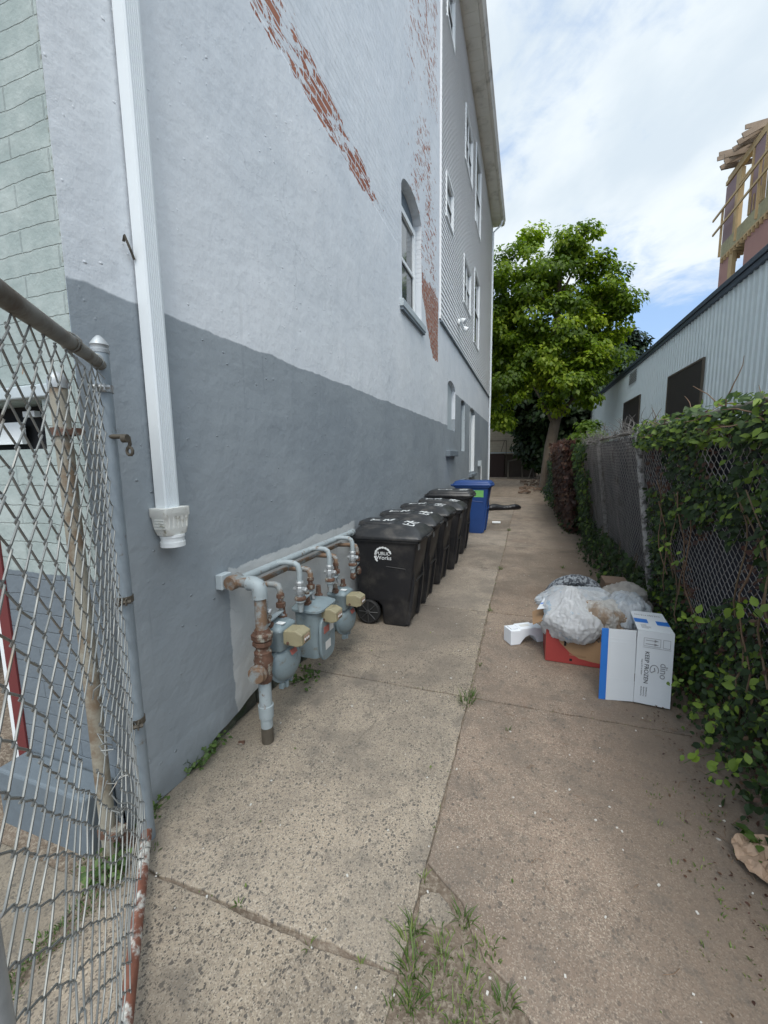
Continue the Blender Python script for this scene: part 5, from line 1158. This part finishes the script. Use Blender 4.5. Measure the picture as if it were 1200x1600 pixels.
# bright sprays low on the near ivy
sp = empty('ivy', (1.1, 2.2, .3), 'bright yellow-green young ivy sprays low on the near fence', 'vine', 'vines on the fence')
PP = []; HH = []
stm = MB()
for c in ((1.00, 2.35, .48), (1.03, 2.15, .60), (1.02, 2.55, .34), (.98, 2.75, .75), (1.0, 3.15, .95), (1.02, 2.2, .95), (.97, 2.05, .35), (1.0, 2.9, .28), (.95, 2.3, .22)):
    d = Vector((-.25, -.5+random.random(), .5-random.random()*.9)).normalized(); p = Vector(c); pts = [p.copy()]
    for k in range(9): p = p+d*.024; PP.append(p + Vector((random.uniform(-.03, .03), random.uniform(-.04, .04), random.uniform(-.03, .03)))); HH.append(random.uniform(.75, 1)); d = (d+Vector((0, 0, -.06))).normalized(); pts.append(p.copy())
    MB().tube(pts, .0018, 4).build('stem', M['leaf_weed'], sp)
PP = np.array([tuple(p) for p in PP]); n = len(PP)
leafcloud('leaves', PP, .05*(.6+.7*rng.random(n)), np.stack([-.8+.4*rng.standard_normal(n), -.4+.4*rng.standard_normal(n), .6+.3*rng.standard_normal(n)], 1), rng.standard_normal((n, 3)), M['leaf_ivy'], sp, True, np.array(HH))

# ground litter and weeds
def tufts(pts, name, label, n=26, h=.07, hue=(.2, 1), spread=.03, mat='leaf_weed', group=None, kind=None):
    V = []; F = []; H = []
    for (x_, y_, s_) in pts:
        for i in range(int(n*s_)):
            a = random.random()*6.28; r_ = random.random()**.5*spread*s_; bx, by = x_+r_*math.cos(a), y_+r_*math.sin(a); L = h*s_*random.uniform(.4, 1.2); ln = random.uniform(.2, 1.1)
            da = a+random.uniform(-.8, .8); dx, dy = math.cos(da)*ln, math.sin(da)*ln; px_, py_ = -math.sin(da)*.0022, math.cos(da)*.0022; b = len(V)
            for t_, w_2 in ((0, 1.), (.35, 1.), (.7, .7), (1., .08)):
                hx = bx+dx*L*t_**1.5; hy = by+dy*L*t_**1.5; hz = L*(t_-.35*ln*t_*t_)
                V += [(hx-px_*w_2, hy-py_*w_2, max(hz, -.005)), (hx+px_*w_2, hy+py_*w_2, max(hz, -.005))]
            hu = random.uniform(*hue)
            for k in range(3): F.append((b+2*k, b+2*k+1, b+2*k+3, b+2*k+2)); H.append(hu)
    V = np.array(V); o = npmesh(name, V, np.array(F), M[mat], None, np.array(H), base=(V[:,0].mean(), V[:,1].mean(), 0)); 
    return tag(o, label, 'weed' if kind is None else None, group, kind)
WG = 'grass tufts in the paving joints'
T_ = [((-.29, 1.04, .8), 'dense green grass tuft at the very bottom edge of the dirt patch'), ((-.22, 1.20, .8), 'short yellow-green grass tuft in the middle of the dirt patch'), ((-.31, 2.78, .75), 'flat green weed tuft right of the first joint crossing'), ((-.31, 1.12, 1.0), 'long green grass tuft in the broken dirt patch at the bottom, biggest one'), ((-.345, 1.19, .9), 'yellowish grass tuft on the left rim of the dirt patch'), ((-.17, 1.32, .85), 'short green grass tuft at the top of the dirt patch'), ((-.015, 1.13, .8), 'green grass tuft on the right broken edge of the near slab'),
      ((-.35, 1.42, .55), 'dry pale grass tuft in the long joint above the dirt patch'), ((-.345, 2.68, 1.2), 'green weed tuft where the long joint meets the first cross joint'), ((-.32, 3.25, .45), 'small weed tuft in the long joint left of the styrofoam block'),
      ((-.33, 4.5, .7), 'weed tuft where the long joint meets the second cross joint'), ((-1.0, 1.10, .35), 'tiny weed in the near crack left of centre'), ((-.68, 1.07, .4), 'dry straw-coloured tuft in the near crack of the left slab'), ((-.48, 1.08, .4), 'dry straw-coloured tuft by the right end of the near crack'),
      ((-.33, 6.3, .9), 'low green weeds where the long joint meets the third cross joint'), ((-.06, 2.48, .4), 'small curled green weed on the right slab below the first cross joint'), ((.57, 6.63, .8), 'small leafy weed on the far paving near the fence'), ((-.34, 9.75, 1.1), 'distant weeds where the joints cross beyond the bins'), ((-.33, 1.24, .8), 'grass blades at the left corner of the dirt patch')]
for p_, lb in T_:
    dry = 'dry' in lb or 'yellow' in lb
    tufts([p_], 'grass_tuft', lb, n=34 if not dry else 16, h=.075, hue=(.55, 1) if dry else (.1, .75), spread=.035, group=WG)
lit = []
for i in range(70): lit.append((random.uniform(.62, .98), random.uniform(1.2, 2.3), random.uniform(.12, .5)))
for i in range(70): lit.append((-.345+random.uniform(-.008, .008), random.uniform(1.4, 9.5), random.uniform(.08, .35)))
for i in range(75): lit.append((random.uniform(-.34, -.05), random.uniform(.98, 1.28), random.uniform(.2, .75)))
for yj in (1.09, 2.77, 4.47, 6.3, 8.0, 9.7):
    for i in range(16): lit.append((random.uniform(-1.5, .9), yj, random.uniform(.05, .2)))
tufts(lit, 'grass', None, n=12, h=.05, hue=(.3, 1), spread=.05, kind='stuff')
lit = [(-1.56+random.uniform(-.04, .04), random.uniform(.45, 1.05), random.uniform(.3, .8)) for i in range(60)] + [(random.uniform(-1.75, -1.5), random.uniform(.98, 1.16), random.uniform(.3, .8)) for i in range(30)]
tufts(lit, 'moss', None, n=22, h=.028, hue=(.0, .6), spread=.06, kind='stuff')
def broad(c, n, sz, label, seed=0, spread=.05, hgt=.07, group='weeds at the foot of the wall'):
    P = np.array([(c[0]+spread*random.uniform(-1, 1), c[1]+spread*1.6*random.uniform(-1, 1), c[2]+hgt*random.random()) for _ in range(n)])
    o = empty('weed', c, label, 'weed', group)
    leafcloud('leaves', P, sz*(.5+.8*rng.random(n)), np.stack([.3+.5*rng.standard_normal(n), -.4+.4*rng.standard_normal(n), .9+.3*rng.standard_normal(n)], 1), rng.standard_normal((n, 3)), M['leaf_weed'], o, True, .6*rng.random(n))
    s_ = MB()
    for q in P[::4]: s_.tube([c, ((c[0]+q[0])/2, (c[1]+q[1])/2, q[2]*.7), tuple(q)], .0015, 4)
    s_.build('stems', M['leaf_weed'], o)
broad((-1.69, 1.60, .01), 46, .028, 'small leafy weed at the wall foot, between the gate post and the gas riser'); broad((-1.70, 1.76, .02), 60, .03, 'leafy weed at the wall foot, just left of the gas riser')
broad((-1.66, 1.30, .0), 40, .028, 'small weed beside the gate post foot'); broad((-1.58, 2.62, .0), 60, .035, 'dark leafy weed under the middle gas meter', spread=.1)
broad((-1.60, 1.02, .0), 50, .035, 'green weed between the latch post and the gate'); broad((.99, 1.97, .0), 26, .05, 'small dark rosette weed beside the brown paper bag', group='weeds near the fence')
n = 520; P = np.stack([.93+.11*rng.standard_normal(n), 1.0+2.6*rng.random(n), .006+.02*rng.random(n)], 1)
o = empty('fallen_leaves', (.9, 2, 0)); tag(o, None, None, None, 'stuff')
leafcloud('leaves', P, .013*(.4+rng.random(n)), np.stack([.3*rng.standard_normal(n), .3*rng.standard_normal(n), np.ones(n)], 1), rng.standard_normal((n, 3)), M['leaf_dead'], o, True, rng.random(n))
n = 60; P = np.stack([-1.4+2.4*rng.random(n), 1.1+9*rng.random(n)**1.5, .006+.006*rng.random(n)], 1)
leafcloud('green_leaves', P, .016*(.4+rng.random(n)), np.stack([.3*rng.standard_normal(n), .3*rng.standard_normal(n), np.ones(n)], 1), rng.standard_normal((n, 3)), M['leaf_weed'], o, True, .4+.6*rng.random(n))
ch = MB()
for i in range(230):
    x_ = random.uniform(-1.5, 1.05); y_ = 1.0+9*random.random()**1.7; s_ = random.uniform(.0016, .0055); a = random.random()*3
    ch.obox((x_, y_, s_*.5+.001), (s_*math.cos(a), s_*math.sin(a), 0), (-s_*.7*math.sin(a), s_*.7*math.cos(a), 0), (0, 0, s_*.4))
tag(ch.build('gravel_chips', M['pebble'], fix=False), kind='stuff')
tm = MB()
for i in range(70):
    x_ = random.gauss(.93, .09) if i < 50 else random.uniform(-.3, .6); y_ = random.uniform(1.2, 3.2); a = random.random()*6.28; L = random.uniform(.02, .09)
    tm.tube([(x_, y_, .006), (x_+L*.5*math.cos(a), y_+L*.5*math.sin(a), .012), (x_+L*math.cos(a+.3), y_+L*math.sin(a+.3), .006)], .0013, 4)
tag(tm.build('twig_litter', M['twig'], fix=False), kind='stuff')
rk = MB(); rk.obox((-1.66, 1.16, .01), (.04, .025, 0), (-.015, .03, 0), (0, 0, .013)); tag(rk.build('brick_fragment', M['rust'], bevel=.006), 'small red brick fragment on the ground at the gate post foot', 'brick')
MB().obox((-1.58, 1.86, .008), (.018, .008, 0), (-.006, .013, 0), (0, 0, .004)).build('q', M['rust'], bevel=.002); o = bpy.data.objects['q']; o.name = 'paint_chip'; tag(o, 'orange rust flake on the slab left of the gas riser foot', 'flake')

# ================================================================ trees
def limb(mb, pts, r0, r1, n=10):
    k = len(pts); mb.tube(pts, [r0+(r1-r0)*i/(k-1) for i in range(k)], n)
def crown(root, ells, ncl, per, crad, size, mat, seed, droop=.6, name='crown', shell=.72, fl=.75):
    rg = np.random.default_rng(seed); vol = np.array([e[3]*e[4]*e[5] for e in ells])**.67; vol /= vol.sum(); Ps = []; Ns = []; Ts = []; Hs = []
    while len(Ps) < ncl:
        e = ells[rg.choice(len(ells), p=vol)]; d = rg.standard_normal(3); d /= np.linalg.norm(d); r_ = shell+(1-shell)*rg.random()
        if rg.random() < .18: r_ = rg.random()*shell
        c = np.array(e[:3])+d*r_*np.array(e[3:6]); cr = crad*(.6+.8*rg.random()); m_ = int(per*(cr/crad)**2)
        q = rg.standard_normal((m_, 3)); q /= np.linalg.norm(q, axis=1, keepdims=True); q *= (rg.random((m_, 1))**.4); q[:,2] *= .6
        P = c+q*cr; out = d*.6+q*.8; N = out+np.array([0, 0, .9])+.5*rg.standard_normal((m_, 3)); T = q*1.0+np.array([0, 0, -droop])+.45*rg.standard_normal((m_, 3))
        Ps.append(P); Ns.append(N); Ts.append(T); Hs.append(np.clip(.05+.75*rg.random()+.35*rg.standard_normal(m_)*.6, 0, 1))
    P = np.concatenate(Ps); N = np.concatenate(Ns); T = np.concatenate(Ts); H = np.concatenate(Hs)
    V, F, k = leaves(P, size*(.45+.95*rg.random(len(P))), N, T, False); return npmesh(name, V, F, mat, root, np.repeat(H, k))
TR = empty('maple_tree', (1.05, 22.0, 0), 'big bright green broadleaf tree rising behind the end of the alley', 'tree')
t = MB(); limb(t, [(.95, 22, -.1), (1.0, 22, .8), (1.08, 22, 2.2), (1.3, 22.05, 3.6), (1.25, 22.1, 5.2), (1.15, 22.2, 7.2), (1.2, 22.3, 9.4), (1.3, 22.3, 11)], .36, .07, 12)
for i, p in enumerate(t.v): t.v[i] = tuple(Vector(p)*1 + Vector((.04*fbm(p[0]*4, p[2]*1.2), .04*fbm(p[1]*4, p[2]*1.2), 0)))
t.build('trunk', M['bark'], TR, smooth=True)
lb_ = MB(); limb(lb_, [(1.25, 22, 3.4), (1.7, 21.9, 4.0), (2.3, 21.8, 4.8), (2.9, 21.8, 6.0)], .13, .04, 8); limb(lb_, [(1.25, 22.1, 5.0), (.2, 22, 6.1), (-.9, 22, 7.4)], .14, .04, 8)
limb(lb_, [(1.2, 22.2, 6.6), (2.2, 22.4, 7.8), (3.1, 22.5, 9.0)], .12, .03, 8); limb(lb_, [(1.1, 21.9, 3.4), (.7, 21.7, 4.2), (.2, 21.5, 5.0)], .09, .03, 8); limb(lb_, [(1.2, 22.3, 8.2), (.3, 22.4, 9.6), (-.4, 22.4, 10.8)], .09, .03, 8)
limb(lb_, [(1.2, 22.3, 9.0), (1.8, 22.3, 10.3), (2.2, 22.3, 11.4)], .07, .02, 8); lb_.build('limb', M['bark'], TR, smooth=True)
ME = [(.6, 22.6, 7.6, 2.6, 2.4, 2.9), (.6, 22.3, 10.4, 1.9, 1.9, 1.7), (1.9, 22.2, 11.5, .85, .9, .8), (3.2, 22.5, 9.3, .95, 1.3, 1.3), (3.35, 22.4, 7.6, .7, 1.1, .8), (2.5, 21.9, 6.6, 1.2, 1.5, .9), (-1.5, 22, 5.4, 1.8, 1.8, 2.1), (-1.5, 22.4, 9.2, 1.7, 1.9, 2.1), (1.6, 21.2, 4.75, 1.3, 1.0, 1.05), (2.2, 21.3, 5.5, 1.1, 1.0, .7), (-3.4, 23, 7.4, 2.2, 2.2, 2.8), (.3, 21.4, 6.2, 1.3, .9, .9), (.4, 21.3, 4.5, 1.1, .7, .7), (2.9, 22, 10.2, .5, .6, .5), (-.2, 22.3, 12.0, .5, .6, .4), (3.9, 22.2, 8.6, .45, .6, .5), (3.3, 21.6, 6.3, .6, .7, .45)]
crown(TR, ME, 430, 135, .54, .205, M['leaf_tree'], 5, 1.0, shell=.62)
def bgtree(x_, y_, h, ells, label, mat, n, per, cr, sz, seed, tr=.25):
    r_ = empty('tree', (x_, y_, 0), label, 'tree', 'trees behind the alley'); t = MB(); limb(t, [(x_, y_, -.1), (x_+.1, y_, h*.4), (x_, y_, h)], tr, .05, 8); t.build('trunk', M['bark'], r_, smooth=True)
    crown(r_, ells, n, per, cr, sz, mat, seed, .3); return r_
bgtree(5.8, 37, 9, [(5.9, 37, 7.3, 2.7, 2.2, 2.6), (6.6, 37, 9.8, 1.4, 1.3, 1.3), (4.0, 37, 9.4, 1.7, 1.7, 2.0), (4.4, 37.5, 4.4, 3.0, 2.0, 2.6)], 'dark evergreen tree with feathery edge between the bright tree and the metal shed', M['leaf_dark'], 260, 130, .78, .36, 11)
bgtree(-4.5, 32, 8, [(-2.4, 31.5, 7.0, 3.2, 2.2, 2.7), (.6, 31, 5.6, 2.4, 2, 2.0), (-1, 30.5, 8.6, 2.6, 2, 1.8)], 'dark leafy tree overhanging the garage roof', M['leaf_back'], 230, 120, .8, .36, 12)
bgtree(2.6, 33, 8, [(2.6, 33, 5.4, 2.8, 2.2, 3.6), (1.4, 32.5, 2.6, 1.8, 1.2, 2.0), (4.6, 33, 3.0, 2.0, 1.5, 2.6)], 'dark leafy tree behind the trunk of the bright tree', M['leaf_back'], 260, 120, .8, .38, 13)
bgtree(-6, 44, 9, [(-6, 44, 5, 5, 2.5, 5), (1, 46, 5, 6, 2.5, 6), (7, 46, 4, 4, 2.5, 4.5)], 'farthest dark tree row closing the view behind the garage', M['leaf_back'], 300, 110, 1.3, .6, 14)
# shrub above the fence
r_ = empty('shrub', (1.5, 12.5, 1.2), 'bright yellow-green shrub poking above the far fence below the shed', 'shrub')
for i in range(9): s_ = MB(); limb(s_, [(1.55, 12.5+random.uniform(-.4, .4), .0), (1.5+random.uniform(-.2, .2), 12.4+random.uniform(-.8, .8), 1.6), (1.5+random.uniform(-.3, .3), 12.2+random.uniform(-1.3, 1.3), 2.3)], .02, .006, 5); s_.build('stem', M['stem'], r_)
crown(r_, [(1.5, 11.9, 2.2, .30, .9, .33), (1.45, 13.4, 2.05, .28, .8, .25), (1.5, 10.9, 2.05, .22, .6, .2)], 60, 60, .16, .11, M['leaf_shrub'], 17, .3, 'leaves')

# ================================================================ garage, frame, shed, construction
GA = empty('garage', (-2.2, 35.6, 0), 'low pale concrete block garage with shallow gable at the end of the alley', 'garage')
g_ = MB(); g_.prism([(-9, 35.6, -.1), (.75, 35.6, -.1), (.75, 35.6, 2.05), (.25, 35.6, 2.75), (-2.4, 35.6, 4.0), (-5, 35.6, 4.6), (-9, 35.6, 3.4)], (0, 6, 0)); g_.build('wall', M['garage'], GA)
MB().box(-9, .8, 35.5, 35.59, 1.98, 2.06).build('ledge', M['sillwhite'], GA)
dd = MB().box(-3.4, -1.75, 35.52, 35.57, 0, 1.94).build('garage_door', M['inside'], GA)
fr = MB()
for a, b in (((-2.0, 35.3, 2.1), (-1.75, 35.3, 3.0)), ((-3.0, 35.3, 3.0), (-1.6, 35.3, 3.0)), ((-1.6, 35.3, 3.0), (-1.6, 35.3, .3))): fr.beam(a, b, .05)
fr.build('metal_bracket', M['dark_rust'], GA)
F2 = MB()
a, b, c, d = (-1.3, 32.5, .10), (.55, 32.2, .15), (-1.35, 33.4, 1.35), (.45, 33.1, 1.75)
for p, q in ((a, c), (b, d), (c, d), (a, b)): F2.beam(p, q, .09)
F2.beam(Vector(a)*.45+Vector(b)*.55, Vector(c)*.45+Vector(d)*.55, .07); F2.beam((.2, 32, .1), (.8, 33, 2.0), .08)
tag(F2.build('scrap_rack', M['dark_rust']), 'dark rusty metal frame leaning in front of the garage', 'frame')
dbm = MB()
for i in range(70):
    x_ = random.uniform(-.3, 1.0); y_ = random.uniform(19.5, 30); s_ = random.uniform(.05, .16); a = random.random()*3; dbm.obox((x_, y_, .06+s_*.4), (s_*math.cos(a), s_*math.sin(a), random.uniform(-.04, .04)), (-s_*.5*math.sin(a), s_*.5*math.cos(a), 0), (0, .0, s_*.25))
tag(dbm.build('rubble', M['card_dark'], fix=False), kind='stuff')

WH = empty('metal_shed', (4.0, 18, 0), 'long pale blue corrugated metal shed with navy roof edge behind the fence', 'shed')
c_ = MB(); y = 2.0; prof = []
while y < 34.1: prof += [(0, y), (0, y+.13), (-.028, y+.155), (-.028, y+.185)]; y += .21
prof.append((0, y)); n = len(prof)
c_.v = [(4.0+px, py, 0) for px, py in prof] + [(4.0+px, py, 5.16) for px, py in prof]; c_.f = [(i, i+1, n+i+1, n+i) for i in range(n-1)]
c_.build('corrugated_wall', M['corrug'], WH, fix=False)
MB().box(4.0, 14, 34.1, 34.2, 0, 5.2).build('end_wall', M['corrug'], WH)
c_ = MB(); c_.box(3.93, 4.12, 1.9, 34.3, 5.13, 5.24); c_.box(3.90, 4.14, 1.9, 34.3, 5.245, 5.36); c_.build('roof_edge', M['navy_trim'], WH, bevel=.01)
MB().box(4.12, 14, 1.9, 34.3, 5.25, 5.32).build('roof', M['navy_trim'], WH)
for y0, y1, z0, z1 in ((18.15, 20.8, 2.6, 3.90), (12.25, 14.8, 2.6, 3.96)):
    o = MB().box(3.955, 3.985, y0, y1, z0, z1).build('window', M['dark_panel'], WH); f = MB(); t = .05
    f.box(3.94, 3.99, y0-t, y0, z0-t, z1+t); f.box(3.94, 3.99, y1, y1+t, z0-t, z1+t); f.box(3.94, 3.99, y0, y1, z1, z1+t); f.build('window_frame', M['dark_rust'], o)
lv = MB()
for i in range(7): lv.box(3.945, 3.965, 18.9+.0*i, 20.1, 4.60+.065*i, 4.625+.065*i)
lv.build('louvre', M['label_grey'], WH)

CB = empty('unfinished_building', (8.0, 20, 0), 'unfinished timber framed building with red sheathing rising behind the shed', 'building')
XC = 8.0
def cp(y0, y1, z0, z1, mat, name, x0=XC, th=.12): return MB().box(x0, x0+th, y0, y1, z0, z1).build(name, M[mat], CB)
cp(22.55, 23.75, 4, 10.25, 'pink_board', 'sheathing'); cp(12, 21.45, 4, 10.45, 'pink_board', 'sheathing'); cp(21.45, 22.55, 4, 9.0, 'pink_board', 'sheathing'); cp(21.45, 22.5, 9.0, 10.1, 'inside', 'opening', XC+.5)
cp(22.45, 22.80, 8.8, 10.2, 'lumber', 'corner_stud', XC-.02, .15)
cp(12, 23.7, 10.42, 10.98, 'osb', 'floor_band', XC-.02, .16); cp(12, 23.6, 10.30, 10.38, 'lumber', 'ledger', XC-.06, .10)
jo = MB(); y = 12.0
while y < 23.6: jo.box(XC-.10, XC+.5, y, y+.06, 10.12, 10.30); y += .30
jo.build('joist', M['lumber'], CB)
dk = MB().box(XC+.1, XC+6, 12, 23.7, 10.92, 10.98).build('deck', M['osb'], CB)
cp(22.75, 23.72, 10.98, 13.35, 'mauve_board', 'upper_sheathing'); cp(20.45, 21.25, 11.0, 13.45, 'mauve_board', 'upper_sheathing'); cp(14, 20.2, 11.0, 13.5, 'osb', 'upper_sheathing', XC+.03)
cp(22.30, 22.72, 10.98, 13.35, 'lumber', 'post', XC-.01, .14)
cp(21.25, 22.30, 10.98, 12.45, 'orange_inside', 'inner_wall', XC+1.2); MB().box(XC+1.1, XC+4, 21.3, 21.42, 11, 13.3).build('inner_wall', M['orange_inside'], CB)
f = MB(); f.box(XC-.03, XC+.12, 13, 23.75, 13.42, 13.58); f.box(XC-.02, XC+.11, 13, 23.6, 13.60, 13.70); f.beam((XC, 21.3, 12.75), (XC+.0, 22.4, 12.75), .08); f.build('top_plate', M['lumber'], CB)
f = MB()
for y in (20.3, 19.6, 18.9, 21.28): f.box(XC-.05, XC+.05, y, y+.07, 11, 13.4)
for y in (20.2, 20.45, 20.7, 20.95, 21.2): f.box(XC-.04, XC-.005, y, y+.05, 11.0, 11.6)
f.build('stud', M['lumber'], CB)
r_ = MB(); r_.beam((XC-.28, 12, 12.45), (XC-.28, 24.1, 12.2), .05, .09); r_.beam((XC-.28, 12, 11.85), (XC-.28, 24.0, 11.55), .05, .09)
for y in (23.2, 21.75, 20.1, 18.4): r_.beam((XC-.24, y, 10.3), (XC-.24, y, 12.3), .08, .05)
r_.build('guard_rail', M['lumber'], CB)
rf = MB(); rd_ = random.Random(4)
for i in range(10):
    y = 21.2+rd_.random()*1.9; z = 13.7+rd_.random()*.8; a = Vector((XC-.25-.5*rd_.random(), y, z)); rf.beam(a, a+Vector((1.5+rd_.random(), rd_.uniform(-.5, .5), rd_.uniform(.0, .4))), .05, .16)
for i in range(6): y = 21.0+i*.38; rf.beam((XC-.55, y, 13.75), (XC+.9, y, 14.35+.1*(i % 2)), .05, .2)
rf.build('rafter', M['old_board'], CB)
f = MB(); f.beam((XC+.3, 21.0, 14.15), (XC+.4, 23.0, 14.75), .3, .05); f.beam((XC+.6, 20.6, 13.9), (XC+.6, 22.6, 14.5), .3, .05); f.build('roof_board', M['mauve_board'], CB)
